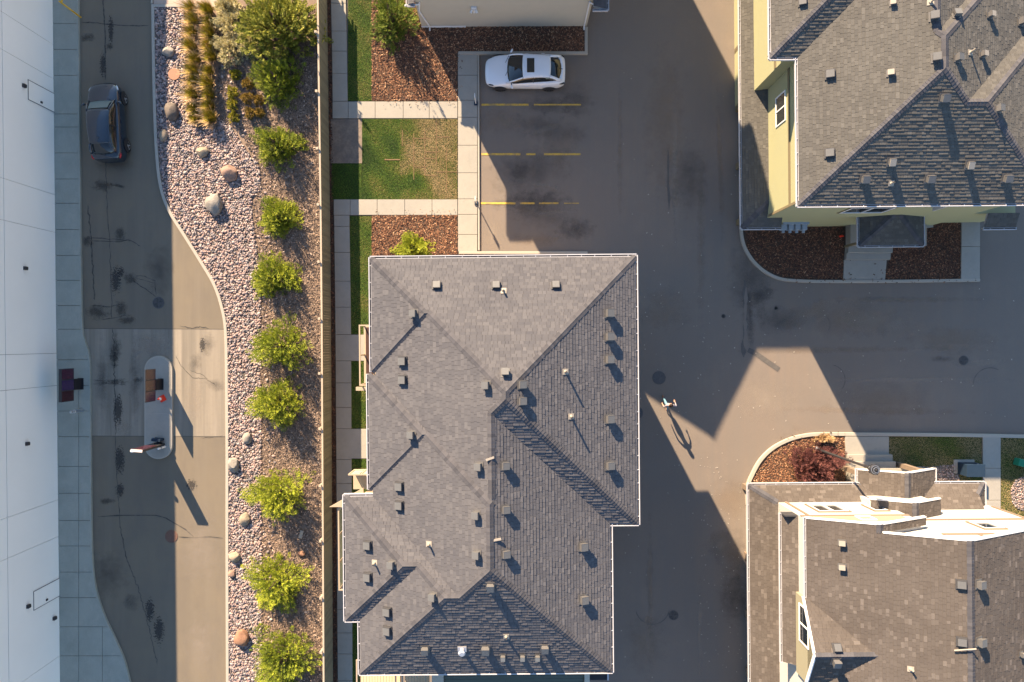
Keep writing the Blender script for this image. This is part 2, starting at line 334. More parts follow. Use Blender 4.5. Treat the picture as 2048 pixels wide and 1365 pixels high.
for (x, y, rx, ry, mm, rt) in [
    (219, 93, 14, 14, 'oil', 0), (175, 75, 26, 14, 'oil', 0), (222, 60, 12, 60, 'oil_fine', 0), (206, 130, 14, 50, 'oil_fine', 0), (205, 372, 40, 20, 'oil', 0), (238, 372, 32, 7, 'oil', -12),
    (175, 484, 22, 20, 'oil', 0), (240, 470, 20, 30, 'oil', 0), (262, 558, 24, 22, 'oil', 0), (242, 545, 14, 22, 'oil_fine', 0), (232, 560, 22, 60, 'oil_fine', 0), (242, 618, 20, 32, 'oil', 0), (195, 625, 40, 28, 'oil', 0),
    (231, 700, 20, 52, 'oil', 0), (229, 715, 16, 34, 'oil', 0), (236, 820, 22, 70, 'oil_fine', 0), (230, 765, 44, 12, 'oil', 0), (276, 760, 20, 10, 'oil', 0), (390, 725, 18, 30, 'wet', 0), (416, 690, 22, 30, 'wet', 0), (432, 770, 26, 20, 'wet', 0), (405, 690, 14, 30, 'oil_fine', 0),
    (240, 920, 22, 60, 'oil_fine', 0), (240, 980, 18, 30, 'oil_fine', 0), (262, 1205, 24, 26, 'wet', 0), (300, 1220, 20, 50, 'oil_fine', 0), (214, 1003, 22, 12, 'oil', 0), (383, 970, 22, 24, 'oil_fine', 0), (255, 640, 30, 16, 'oil', 0),
    (318, 1260, 22, 60, 'oil_fine', 0), (400, 1100, 60, 120, 'pale', 0), (400, 1290, 50, 90, 'pale', 0), (215, 1150, 60, 70, 'wet', 0), (230, 330, 60, 18, 'wet', 0), (310, 695, 36, 40, 'pale', 0), (320, 540, 40, 80, 'wet', 0),
    (205, 765, 20, 110, 'wet', 0), (270, 765, 16, 110, 'wet', 0), (245, 855, 26, 20, 'pale', 0), (300, 690, 60, 30, 'pale', 0), (390, 800, 26, 60, 'pale', 0)]:
    stain(x, y, rx, ry, M[mm], lane, rt, zz); zz += .00012
# right-hand asphalt: stains, dust, worn patches
zz = .004
for (x, y, rx, ry, mm, rt) in [
    (1060, 340, 120, 60, 'wet', 10), (1100, 260, 110, 40, 'wet', -10), (1040, 345, 40, 22, 'oilroad', 30), (1150, 200, 50, 60, 'wet', 30), (1000, 240, 70, 40, 'dust', 0), (1080, 420, 100, 50, 'wet', -6), (1150, 460, 60, 34, 'oilroad', 0),
    (1120, 300, 60, 40, 'dust', 20), (1060, 400, 110, 30, 'wet', 8), (1100, 210, 90, 26, 'wet', 0), (1030, 170, 90, 24, 'dust', 0), (1070, 480, 70, 20, 'dust', 0), (985, 470, 30, 50, 'pale', 0),
    (1500, 640, 14, 90, 'oilroad', 2), (1500, 560, 60, 120, 'wet', 0), (1330, 250, 60, 220, 'dust', 0), (1560, 640, 80, 40, 'wet', 0), (1700, 640, 160, 50, 'dust', 0), (1740, 640, 60, 50, 'pale', 0), (1900, 680, 140, 40, 'dust', -4),
    (1795, 645, 30, 24, 'pale', 0), (1620, 625, 60, 26, 'dust', 30), (1760, 800, 140, 50, 'dust', 0), (1460, 1000, 60, 60, 'dust', 0), (1450, 1090, 60, 50, 'wet', 0), (1470, 1190, 50, 90, 'oilroad', 0), (1440, 1090, 46, 40, 'pale', 0),
    (1480, 1130, 44, 40, 'dust', 0), (1290, 1290, 60, 90, 'dust', 0), (1330, 620, 70, 60, 'dust', 0), (1530, 800, 90, 60, 'pale', 0), (1600, 900, 70, 60, 'dust', 0), (1520, 590, 46, 30, 'oilroad', 20),
    (1960, 725, 80, 12, 'pale', 3), (1700, 700, 320, 10, 'dust', 1), (1850, 760, 260, 9, 'pale', 0), (1760, 822, 280, 11, 'dust', -1), (1800, 600, 240, 9, 'dust', 0), (1350, 300, 9, 260, 'pale', 0), (1402, 480, 12, 260, 'dust', 0), (1440, 330, 9, 200, 'dust', 2), (1300, 1180, 10, 200, 'dust', 0), (1400, 1250, 9, 160, 'pale', 0), (1240, 300, 8, 200, 'dust', 0), (1090, 260, 60, 9, 'pale', 14), (1080, 370, 80, 8, 'pale', -10), (1110, 425, 70, 8, 'pale', 6), (1880, 718, 40, 10, 'oilroad', 0), (1380, 360, 50, 100, 'wet', 0)]:
    stain(x, y, rx, ry, M[mm], road, rt, zz); zz += .00008
strip('crack_seal', [(1492, 575), (1490, 640), (1492, 700)], 7, .0135, M['asphalt'], road, .6, 6, seed=5)
patchm = mat('asphalt_patch', (.085, .08, .078), .8, [(5, .4, .7, (.12, .11, .1), .7)])
strip('asphalt_patch', [(1489, 560), (1491, 640), (1487, 715)], 9, .012, patchm, road, .8, 6, seed=5)
strip('asphalt_patch', [(1496, 700), (1512, 708), (1558, 740)], 10, .0125, patchm, road)
strip('asphalt_patch', [(1336, 300), (1338, 420)], 5, .0123, patchm, road, .8, 5, seed=9)
# puddle-like thin tyre arcs
for cx, cy, r0, a0, a1 in ((1660, 760, 30, -80, 40), (1305, 1215, 34, 10, 170), (1640, 650, 20, -60, 40), (1980, 770, 34, 180, 300)):
    strip('tyre_mark', [(cx+r0*math.cos(R(t)), cy+r0*math.sin(R(t))) for t in np.linspace(a0, a1, 14)], 1.8, .0131, M['wet'] if False else patchm, road, .3, 1, seed=3)
# parking lines
for segs in ([(963, 1057, 210, 4), (1068, 1162, 210, 3)], [(963, 1041, 309, 4.2), (1052, 1071, 309, 3.6), (1088, 1161, 309, 3.8)], [(962, 1031, 407, 4), (1040, 1069, 407, 3.4), (1078, 1117, 407, 3), (1128, 1158, 407, 1.5)]):
    for x0, x1, y, wd in segs: strip('parking_line', [(x0, y), (x1, y)], wd, .0145, M['yellow_line'], road)
rnd = random.Random(3); b = MB()
for k in range(260):                                                  # grit and litter specks on the asphalt
    x, y = rnd.choice([(rnd.uniform(1280, 2040), rnd.uniform(570, 860)), (rnd.uniform(1200, 1480), rnd.uniform(100, 1360)), (rnd.uniform(1400, 1485), rnd.uniform(900, 1360))])
    p = W(x, y); s_ = rnd.uniform(.012, .035); a = rnd.uniform(0, 3)
    b.box(-s_, s_, -s_*.6, s_*.6, 0, .012, 0, Matrix.Translation((p.x, p.y, .015)) @ Matrix.Rotation(a, 4, 'Z'))
tag(b.build('grit', mat('grit', (.42, .38, .33), .9)), 'pale grit and tiny litter scattered over the dark asphalt', 'grit', kind='stuff')

# ------------------------------------------------------------ kerbs
def kerb(name, pts, wd, z1, m=None, z0=-.05, bevel=.02):
    """solid kerb along a px polyline (centre line)"""
    P = [W(*p) for p in pts]; hw = wd/S/2; b = MB(); L_ = []; R_ = []
    for i, p in enumerate(P):
        t = Vector((0, 0, 0))
        if i > 0: t += (p-P[i-1]).normalized()
        if i < len(P)-1: t += (P[i+1]-p).normalized()
        t.normalize(); n = Vector((-t.y, t.x, 0))
        if 0 < i < len(P)-1:
            c = n.dot(Vector((-(P[i+1]-p).normalized().y, (P[i+1]-p).normalized().x, 0))); n = n/max(c, .5)
        L_.append(p+n*hw); R_.append(p-n*hw)
    n0 = 0; N = len(P)
    for i in range(N):
        for q, z in ((L_[i], z0), (L_[i], z1), (R_[i], z1), (R_[i], z0)): b.v.append((q.x, q.y, z)); b.c.append(.5)
    for i in range(N-1):
        for k in range(4):
            a = i*4+k; c = i*4+(k+1) % 4; b.f.append((a, a+4, c+4, c)); b.m.append(0)
    b.f.append((0, 1, 2, 3)); b.f.append(((N-1)*4+3, (N-1)*4+2, (N-1)*4+1, (N-1)*4)); b.m += [0, 0]
    o = b.build(name, m or M['kerb'], bevel=bevel); tag(o, kind='structure'); return o
def smooth_pts(pts, n=6):
    out = []; P = [pts[0]]+list(pts)+[pts[-1]]
    for i in range(1, len(P)-2):
        for k in range(n):
            t = k/n; a, b_, c, d = P[i-1], P[i], P[i+1], P[i+2]
            out.append(tuple(.5*((2*b_[j])+(-a[j]+c[j])*t+(2*a[j]-5*b_[j]+4*c[j]-d[j])*t*t+(-a[j]+3*b_[j]-3*c[j]+d[j])*t**3) for j in (0, 1)))
    out.append(pts[-1]); return out
bed_k = smooth_pts([(308, 14), (309, 100), (311, 200), (315, 300), (323, 372), (340, 422), (372, 474), (402, 522), (430, 570), (446, 618), (453, 665), (455, 760), (456, 900), (456, 1100), (457, 1420)], 4)
kerb('kerb', [(440, 14)]+bed_k, 6, .15)
kerb('kerb', [(306, -60), (306, 10)], 4, .15)
sheet('walkway', [(309, -80), (440, -80), (440, 10), (309, 10)], .10, M['pink'])
# west kerb / walk
walk_r = smooth_pts([(157, -60), (158, 100), (160, 300), (162, 500), (165, 650), (171, 685), (179, 712), (181, 760), (182, 900), (183, 1020), (185, 1110), (191, 1170), (207, 1225), (232, 1280), (249, 1320), (262, 1370), (280, 1440)], 5)
def walkx(y):
    for (x0, y0), (x1, y1) in zip(walk_r[:-1], walk_r[1:]):
        if y0 <= y <= y1: return x0+(x1-x0)*(y-y0)/max(y1-y0, 1e-6)
    return walk_r[-1][0]
wallx = lambda y: 108.5+.0108*y
side_w = tag(empty('sidewalk', W(140, 682)), kind='structure')
def slab(parent, poly, z1, m, z0=-.04, name='slab', bevel=.012):
    b = MB(); b.prism(wp(poly), z0, z1); loc = parent.location if parent else None
    return b.build(name, m, parent, off=(parent.location if parent else None), bevel=bevel)
ys = [-60, 0, 50, 101.5, 153, 230, 256, 307.6, 359.5, 408, 460.5, 512, 562, 612, 659, 720, 771, 822, 873, 932.5, 986, 1040, 1091, 1143, 1194, 1252, 1310, 1370, 1430]
for y0, y1 in zip(ys[:-1], ys[1:]):
    g = .35; yy = list(np.linspace(y0+g, y1-g, 5)); cols = [(lambda y: wallx(y)-2, None)]
    cuts = []
    if y0 >= 770: cuts.append(160.5)
    if y0 >= 1240: cuts.append(207.5)
    left = [(wallx(y)-2) for y in yy]
    prev = None
    for c in cuts+[None]:
        lf = [(l, y) for l, y in zip(left, yy)] if prev is None else [(prev+g, yy[0]), (prev+g, yy[-1])]
        rt = [(walkx(y)-.5, y) for y in yy] if c is None else [(c-g, yy[0]), (c-g, yy[-1])]
        slab(side_w, lf+rt[::-1], .14, M['concrete_w']); prev = c
kerb('kerb', [(x+.8, y) for x, y in walk_r], 3.2, .142, M['concrete_w'], bevel=.015)
# island
isl = empty('traffic_island', W(319, 815), label='long rounded concrete island in the drive lane carrying a menu board', cat='traffic island')
b = MB(); cx0, cx1 = 291, 347; yt, yb = 740, 890; rad = 28
pts = [(319+rad*math.cos(R(t)), yt+rad*math.sin(R(t))*-1) for t in range(0, 181, 12)]+[(319+rad*math.cos(R(t)), yb-rad*math.sin(R(t))) for t in range(180, 361, 12)]
b.prism(wp(pts), -.04, .15); b.build('island_kerb', M['kerb'], isl, off=isl.location, bevel=.03)
rad2 = 25
ptsf = lambda a0, a1, yc: [(319+rad2*math.cos(R(t)), yc-rad2*math.sin(R(t))) for t in range(a0, a1, 12)]
for poly in (ptsf(0, 181, 740)+[(294, 827), (344, 827)], [(294, 828), (344, 828)]+ptsf(180, 361, 890)[::-1]):
    b = MB(); b.prism(wp(poly), .1, .158); b.build('slab', M['concrete'], isl, off=isl.location, bevel=.008)

# ------------------------------------------------------------ walks beside the houses
side_c = tag(empty('sidewalk', W(685, 600)), kind='structure')
def grid_slabs(parent, x0f, x1f, ys, z=.09, m=None):
    for y0, y1 in zip(ys[:-1], ys[1:]):
        slab(parent, [(x0f(y0)+.3, y0+.35), (x1f(y0)-.3, y0+.35), (x1f(y1)-.3, y1-.35), (x0f(y1)+.3, y1-.35)], z, m or M['concrete'])
def pw(T):
    return lambda y: float(np.interp(y, [t[0] for t in T], [t[1] for t in T]))
fx0 = pw([(-60, 661.8), (0, 662.4), (100, 664.5), (650, 671.3), (1365, 676)]); fx1 = pw([(-60, 691.5), (0, 692.6), (100, 694.7), (650, 703), (1365, 706)])
grid_slabs(side_c, fx0, fx1, [-60, 8.5, 64, 104, 149, 204])
def row_slabs(parent, y0, y1, xs, z=.09, m=None):
    for a, c in zip(xs[:-1], xs[1:]): slab(parent, [(a+.35, y0), (c-.35, y0), (c-.35, y1), (a+.35, y1)], z, m or M['concrete'])
row_slabs(side_c, 204.5, 238, [665.5, 697, 751, 807, 859, 915.5])
row_slabs(side_c, 400, 431, [668, 701, 755, 810, 864.5, 915.5])
grid_slabs(side_c, fx0, fx1, [431.5, 453.7, 506, 563, 615, 669.7, 722, 766, 815, 857.6, 919, 967, 1015, 1066, 1118, 1168, 1218, 1265, 1307, 1360, 1420])
row_slabs(side_c, 670, 722, [702, 760]); row_slabs(side_c, 858, 917, [703, 760])
walk_c = tag(empty('sidewalk', W(936, 300)), kind='structure')
grid_slabs(walk_c, lambda y: 916, lambda y: 955, [107, 152, 202, 236, 292, 347, 399, 430, 470, 504])
kerb('kerb', [(917, 108), (1172, 108), (1172, 56)], 6, .15); kerb('kerb', [(957, 110), (957.5, 300), (958, 502)], 3.5, .11)
kerb('kerb', [(918, 506.5), (1172, 506.5), (1172, 560)], 5.5, .15)
# beds
def bed(name, pts, z, m, z0=-.05):
    b = MB(); b.prism(wp(pts), z0, z); return tag(b.build(name, m), kind='structure')
bedsN = [(744, -60), (915, -60), (915, 203), (744, 203)]
bedN2 = [(915, -60), (1168, -60), (1168, 105), (915, 105)]
bed('mulch_bed', bedsN, .07, M['soil']); bed('mulch_bed', [(915.2, -60), (1169, -60), (1169, 105), (915.2, 105)], .07, M['soil'])
bedS = [(744, 432), (915, 432), (915, 700), (744, 700)]; bedS2 = [(918, 509), (1169, 509), (1169, 700), (918, 700)]
bed('mulch_bed', bedS, .07, M['soil']); bed('mulch_bed', bedS2, .07, M['soil'])
bed('mulch_strip', [(650, -60), (661.5, -60), (664, 100), (670.8, 650), (675.5, 1400), (664, 1400)], .05, M['soil'])
g_w = [(696.5, -60), (744, -60), (744, 203), (696.5, 203)]; lawn = [(725, 239), (915, 239), (915, 399.5), (725, 399.5)]
g_d = [(664, 328), (724, 328), (724, 399.5), (664, 399.5)]; g_s = [(700, 433), (743.5, 433), (743.5, 669), (702, 669)]; g_s2 = [(702, 723), (790, 723), (790, 857), (703, 857)]; g_s3 = [(704, 918), (800, 918), (800, 1400), (706, 1400)]
for g in (g_w, lawn, g_d, g_s, g_s2, g_s3): bed('lawn', g, .065, M['turf'])
bed('dirt_patch', [(662, 239), (724.5, 239), (724.5, 327.5), (662, 327.5)], .06, M['bare'])
# far bank between lane and fence
bank = [(312, 16)]+[(x+3, y) for x, y in bed_k[1:]]+[(664, 1420), (660, 650), (651, -60), (440, -60), (440, 16)]
bed('planting_bank', bank, .06, M['dirt'])
grav = [(312, 17), (372, 17), (376, 250), (430, 262), (440, 236), (470, 262), (492, 300), (520, 335), (524, 380), (505, 400), (508, 450), (518, 520), (523, 600), (524, 1000), (525, 1420), (459, 1420), (458, 900), (456, 665), (449, 618), (434, 572), (405, 522), (375, 474), (343, 422), (326, 372), (318, 300), (314, 200)]
bed('gravel_bed', grav, .075, M['gravelbase'])
# NE house beds and kerbs
ne_k = smooth_pts([(1482, 440), (1482, 470), (1489, 497), (1506, 524), (1530, 545), (1558, 558), (1590, 562), (1640, 563.5), (1760, 563.5), (1957, 561)], 5)
kerb('kerb', [(1482, -60)]+ne_k, 6, .15)
bed('mulch_bed', [(1485, -60)]+[(x+2, y-2.5) for x, y in ne_k]+[(1957, 300), (1957, -60)], .07, M['soil'])
entry_ne = tag(empty('entry_walk', W(1730, 530)), kind='structure')
slab(entry_ne, [(1686, 521), (1771, 521), (1768, 560.5), (1684.5, 560.5)], .13, M['concrete'])
slab(entry_ne, [(1688, 508), (1776, 508), (1775, 521), (1687, 521)], .30, M['concrete'], name='step')
slab(entry_ne, [(1689, 495), (1777, 495), (1776, 508), (1688, 508)], .47, M['concrete'], name='step')
slab(entry_ne, [(1690, 452), (1840, 452), (1840, 495), (1690, 495)], .62, M['concrete'], name='landing')
walk_ne = tag(empty('sidewalk', W(1938, 500)), kind='structure')
grid_slabs(walk_ne, lambda y: 1920-.01*(y-425), lambda y: 1957, [418, 494, 560], .145)
# SE house beds and kerb
se_k = smooth_pts([(1494, 1010), (1494, 975), (1503, 950), (1520, 920), (1545, 896), (1578, 879), (1610, 871), (1640, 868.5), (1700, 868.5), (1900, 870), (2100, 874)], 5)
kerb('kerb', se_k, 7, .15, M['kerb'])
bed('mulch_bed', [(x+2, y+3) for x, y in se_k if y < 1020]+[(2100, 1150), (1497, 1150)], .06, M['soil'])
gse = [(1777, 874), (1961, 874), (1961, 1100), (1777, 1100)]; gse2 = [(1999, 875), (2100, 878), (2100, 1300), (1999, 1300)]
bed('lawn', gse, .078, M['turf']); bed('lawn', gse2, .078, M['turf'])
gb_se = [(1790, 932), (1860, 934), (1912, 928), (1918, 968), (1905, 1000), (1790, 1000)]
bed('gravel_bed', gb_se, .09, M['gravelbase'], 0)
gring = [(2045+26*math.cos(R(t)), 987+34*math.sin(R(t))) for t in range(0, 360, 15)]
bed('gravel_bed', gring, .092, M['gravelbase'], 0)
entry_se = tag(empty('entry_walk', W(1733, 900)), kind='structure')
slab(entry_se, [(1688, 873), (1775, 873), (1775, 908), (1689, 908)], .155, M['concrete'])
slab(entry_se, [(1689, 908), (1779, 908), (1779, 920.5), (1690, 920.5)], .32, M['concrete'], name='step')
slab(entry_se, [(1690, 920.5), (1782, 920.5), (1782, 933), (1691, 933)], .48, M['concrete'], name='step')
slab(entry_se, [(1691, 933), (1840, 933), (1840, 980), (1691, 980)], .62, M['concrete'], name='landing')
walk_se = tag(empty('sidewalk', W(1980, 940)), kind='structure')
grid_slabs(walk_se, lambda y: 1962, lambda y: 1998, [874, 936, 1000, 1064, 1128], .15)

# ------------------------------------------------------------ stuff: chips, grass, pebbles
def pts_in(poly_px, dens, z, seed, excl=()):
    rng = np.random.default_rng(seed); P = np.array(poly_px, float); lo, hi = P.min(0), P.max(0)
    lo = np.maximum(lo, [-40, -40]); hi = np.minimum(hi, [2090, 1400])
    n = int((hi[0]-lo[0])*(hi[1]-lo[1])/S/S*dens); q = rng.uniform(lo, hi, (n, 2)); q = q[inpoly(q, poly_px)]
    for e in excl: q = q[~inpoly(q, e)]
    return np.column_stack([(q[:, 0]-1024)/S, (682.5-q[:, 1])/S, np.full(len(q), z)]), q
chip_v = np.array([(-.5, -.5, 0), (.5, -.35, 0), (.5, .4, 0), (-.45, .5, 0), (-.3, 0, .35), (.35, .05, .4)], float)
chip_f = np.array([(0, 1, 5, 4), (2, 3, 4, 5), (1, 2, 5, 5), (3, 0, 4, 4)])
chip_f = np.array([(0, 1, 5), (0, 5, 4), (2, 3, 4), (2, 4, 5), (1, 2, 5), (3, 0, 4)])
def chips(name, polys, dens, z, m, label, size=(.05, .13), seed=1, bias=0., excl=()):
    Ps = [pts_in(p, dens, z, seed+i, excl)[0] for i, p in enumerate(polys)]; P = np.concatenate(Ps); n = len(P); rng = np.random.default_rng(seed)
    P[:, 2] += rng.uniform(-.005, .03, n)
    rot = rotz(rng.uniform(0, 6.28, n)) @ rotx(rng.normal(0, .35, n)) @ roty(rng.normal(0, .28, n))
    l = rng.uniform(*size, n); sc = np.stack([l, l*rng.uniform(.2, .5, n), rng.uniform(.02, .05, n)], 1)
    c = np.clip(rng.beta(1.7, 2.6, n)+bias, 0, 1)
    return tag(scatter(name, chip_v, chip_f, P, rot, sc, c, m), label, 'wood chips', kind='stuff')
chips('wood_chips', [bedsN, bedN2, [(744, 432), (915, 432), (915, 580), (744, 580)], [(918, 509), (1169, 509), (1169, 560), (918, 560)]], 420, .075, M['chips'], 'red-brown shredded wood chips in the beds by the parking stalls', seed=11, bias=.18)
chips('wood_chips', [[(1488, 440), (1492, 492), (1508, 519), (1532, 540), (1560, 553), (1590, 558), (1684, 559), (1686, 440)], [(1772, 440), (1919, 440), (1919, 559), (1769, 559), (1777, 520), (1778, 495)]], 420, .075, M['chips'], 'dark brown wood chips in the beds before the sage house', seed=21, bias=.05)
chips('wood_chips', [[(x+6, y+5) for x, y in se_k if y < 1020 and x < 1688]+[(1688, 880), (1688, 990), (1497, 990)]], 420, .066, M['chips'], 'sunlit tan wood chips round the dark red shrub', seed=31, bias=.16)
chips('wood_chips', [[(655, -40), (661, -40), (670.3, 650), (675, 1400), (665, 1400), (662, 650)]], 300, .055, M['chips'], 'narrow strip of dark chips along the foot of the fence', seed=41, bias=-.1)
chips('mulch_litter', [[(436, 14), (645, 14), (652, 1400), (522, 1400), (522, 600), (516, 500), (505, 420), (524, 350), (480, 262), (438, 236)]], 330, .066, M['chips_grey'], 'weathered grey-brown mulch on the bank under the shrubs', size=(.04, .15), seed=51, bias=.1)
chips('stray_chips', [[(744, 205), (915, 205), (915, 216), (744, 216)], [(744, 420), (915, 420), (915, 431), (744, 431)], [(916, 110), (926, 110), (926, 200), (916, 200)], [(1770, 521), (1745, 521), (1745, 560), (1770, 560)], [(1686, 521), (1700, 521), (1700, 560), (1686, 560)], [(1560, 558), (1950, 556), (1950, 566), (1560, 570)], [(1500, 985), (1560, 870), (1690, 862), (1690, 876), (1580, 885), (1520, 950)]],  14, .155, M['chips'], 'few loose wood chips strayed onto the walks and kerbs', seed=71)
blade_v = np.array([(-.5, 0, 0), (.5, 0, 0), (0, .25, 1.)]); blade_f = np.array([(0, 1, 2)])
def turf(name, polys, dens, z, label, seed, dry=None):
    P = np.concatenate([pts_in(p, dens, z, seed+i)[0] for i, p in enumerate(polys)]); n = len(P); rng = np.random.default_rng(seed)
    rot = rotz(rng.uniform(0, 6.28, n)) @ rotx(rng.normal(-.5, .4, n)); h = rng.uniform(.02, .05, n)
    sc = np.stack([rng.uniform(.012, .03, n), h*2, h], 1); c = rng.uniform(0, .45, n)
    if dry is not None: c = np.clip(c + dry(P, rng), 0, 1)
    return tag(scatter(name, blade_v, blade_f, P, rot, sc, c, M['grass']), label, 'grass', kind='stuff')
def wob(P, f, s): return np.sin(P[:, 0]*f+s)*np.cos(P[:, 1]*f*1.3+s*2)+.6*np.sin(P[:, 0]*f*2.3+P[:, 1]*f*1.9+s*3)
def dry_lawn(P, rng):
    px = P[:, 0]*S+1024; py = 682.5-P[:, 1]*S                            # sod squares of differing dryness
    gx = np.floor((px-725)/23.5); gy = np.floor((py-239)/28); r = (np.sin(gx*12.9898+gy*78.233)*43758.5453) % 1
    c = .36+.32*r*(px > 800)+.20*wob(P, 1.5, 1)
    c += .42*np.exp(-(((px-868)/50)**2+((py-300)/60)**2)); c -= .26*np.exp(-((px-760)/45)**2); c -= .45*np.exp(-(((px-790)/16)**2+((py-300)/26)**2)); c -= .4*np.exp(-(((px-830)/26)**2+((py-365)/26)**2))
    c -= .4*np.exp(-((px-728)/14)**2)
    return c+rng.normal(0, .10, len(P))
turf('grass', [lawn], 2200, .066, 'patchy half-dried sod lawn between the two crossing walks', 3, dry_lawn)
turf('grass', [g_w, g_s, g_s2, g_s3], 1900, .066, 'narrow strips of green grass beside the long walk', 5, lambda P, r: .18+.12*wob(P, 2, 2)+r.normal(0, .1, len(P)))
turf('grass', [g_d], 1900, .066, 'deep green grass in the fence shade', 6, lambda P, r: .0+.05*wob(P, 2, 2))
turf('grass', [gse, gse2], 1700, .079, 'dry patchy grass beside the white house entry', 7, lambda P, r: .62+.25*wob(P, 1.1, 4)+r.normal(0, .12, len(P)))
def sod_seams():
    b = MB()
    for x0, y0, x1, y1 in ((828, 268, 828, 360), (850, 262, 850, 352), (873, 240, 873, 330), (893, 300, 893, 385), (805, 262, 805, 292), (828, 278, 860, 278), (850, 305, 878, 305), (828, 335, 852, 335), (873, 345, 915, 345), (850, 318, 872, 318), (873, 275, 900, 275), (770, 320, 800, 321), (850, 352, 873, 352)):
        p, q = W(x0, y0), W(x1, y1); b.box(min(p.x, q.x)-.015, max(p.x, q.x)+.015, min(p.y, q.y)-.015, max(p.y, q.y)+.015, .05, .085)
    return tag(b.build('sod_seams', mat('sod_seam', (.20, .13, .075), .95)), 'dry brown seams between the laid sod squares', 'sod', kind='stuff')
sod_seams()
bm = bmesh.new(); bmesh.ops.create_icosphere(bm, subdivisions=2, radius=1); ico2v = np.array([v.co[:] for v in bm.verts]); ico2f = np.array([[v.index for v in f.verts] for f in bm.faces]); bm.free()
bm = bmesh.new(); bmesh.ops.create_icosphere(bm, subdivisions=1, radius=1); ico1v = np.array([v.co[:] for v in bm.verts]); ico1f = np.array([[v.index for v in f.verts] for f in bm.faces]); bm.free()
def pebbles(name, poly, sp, z, label, seed, rad=(.03, .088), m=None, extra=0):
    rng = np.random.default_rng(seed); P = np.array(poly, float); lo, hi = P.min(0), np.minimum(P.max(0), [2090, 1385]); d = sp*S
    gx, gy = np.meshgrid(np.arange(lo[0], hi[0], d), np.arange(lo[1], hi[1], d*.87)); gx = gx+(np.arange(gx.shape[0]) % 2)[:, None]*d/2
    q = np.stack([gx.ravel(), gy.ravel()], 1); q += rng.normal(0, d*.17, q.shape)
    q = q[inpoly(q, poly)]; n = len(q)
    pos = np.column_stack([(q[:, 0]-1024)/S, (682.5-q[:, 1])/S, z+rng.uniform(0, .03, n)])
    r = rng.uniform(*rad, n); sc = np.stack([r*rng.uniform(1, 1.4, n), r*rng.uniform(.75, 1, n), r*rng.uniform(.5, .8, n)], 1)
    tv = ico2v.copy(); tv += .07*np.sin(tv[:, [1, 2, 0]]*3+1)
    return tag(scatter(name, tv, ico2f, pos, rotz(rng.uniform(0, 6.28, n)) @ rotx(rng.normal(0, .3, n)), sc, rng.uniform(0, 1, n), m or M['pebble'], smooth=True), label, 'gravel', kind='stuff')
pebbles('river_pebbles', grav, .118, .085, 'pinkish grey river pebbles filling the bed beside the drive lane', 61)
pebbles('drain_gravel', gb_se, .11, .09, 'small grey gravel beside the blue utility box', 62, (.03, .06))
pebbles('drain_gravel', gring, .10, .092, 'round patch of grey gravel at the right edge', 63, (.03, .055))
sparse = [(524, 350), (512, 420), (520, 520), (525, 600), (530, 1380), (556, 1380), (548, 600), (540, 450), (560, 380), (540, 320), (500, 262), (440, 60), (440, 200), (480, 262)]
pebbles('stray_pebbles', sparse, .34, .07, 'loose pebbles straying from the pebble bed into the mulch', 64)
# ------------------------------------------------------------ houses: roofs from hip and gable volumes
def hip(x0, x1, y0, y1, e, p): return dict(pl=[(p, 0, e-p*x0), (-p, 0, e+p*x1), (0, p, e-p*y0), (0, -p, e+p*y1)], r=(x0, x1, y0, y1))
def gab_y(x0, x1, y0, y1, e, p): return dict(pl=[(p, 0, e-p*x0), (-p, 0, e+p*x1)], r=(x0, x1, y0, y1))   # ridge runs along y
def gab_x(x0, x1, y0, y1, e, p): return dict(pl=[(0, p, e-p*y0), (0, -p, e+p*y1)], r=(x0, x1, y0, y1))
def clip(poly, a, b, c):      # keep a x + b y + c >= 0
    out = []
    for i in range(len(poly)):
        p, q = poly[i], poly[(i+1) % len(poly)]; dp = a*p[0]+b*p[1]+c; dq = a*q[0]+b*q[1]+c
        if dp >= 0: out.append(p)
        if (dp >= 0) != (dq >= 0):
            t = dp/(dp-dq); out.append((p[0]+(q[0]-p[0])*t, p[1]+(q[1]-p[1])*t))
    return out
def area(p): return abs(sum(p[i][0]*p[(i+1) % len(p)][1]-p[(i+1) % len(p)][0]*p[i][1] for i in range(len(p))))/2
def roof_pieces(vols):
    out = []
    for k, v in enumerate(vols):
        x0, x1, y0, y1 = v['r']
        for i, P in enumerate(v['pl']):
            poly = [(x0, y0), (x1, y0), (x1, y1), (x0, y1)]
            for j, Q in enumerate(v['pl']):
                if j != i: poly = clip(poly, Q[0]-P[0], Q[1]-P[1], Q[2]-P[2])
                if len(poly) < 3: break
            if len(poly) < 3 or area(poly) < 1e-5: continue
            pcs = [poly]
            for kk, u in enumerate(vols):
                if kk == k: continue
                a0, a1, b0, b1 = u['r']; eps = 1e-7 if kk > k else -1e-7
                hs = [(1, 0, -a0), (-1, 0, a1), (0, 1, -b0), (0, -1, b1)]+[(Q[0]-P[0], Q[1]-P[1], Q[2]-P[2]-eps) for Q in u['pl']]
                new = []
                for pc in pcs:
                    cur = pc
                    for h in hs:
                        o = clip(cur, -h[0], -h[1], -h[2])
                        if len(o) >= 3 and area(o) > 1e-4: new.append(o)
                        cur = clip(cur, *h)
                        if len(cur) < 3 or area(cur) < 1e-5: break
                pcs = new
            for pc in pcs:
                pc = [q for i, q in enumerate(pc) if math.hypot(q[0]-pc[i-1][0], q[1]-pc[i-1][1]) > 1e-5]
                if len(pc) >= 3: out.append((P, pc))
    return out
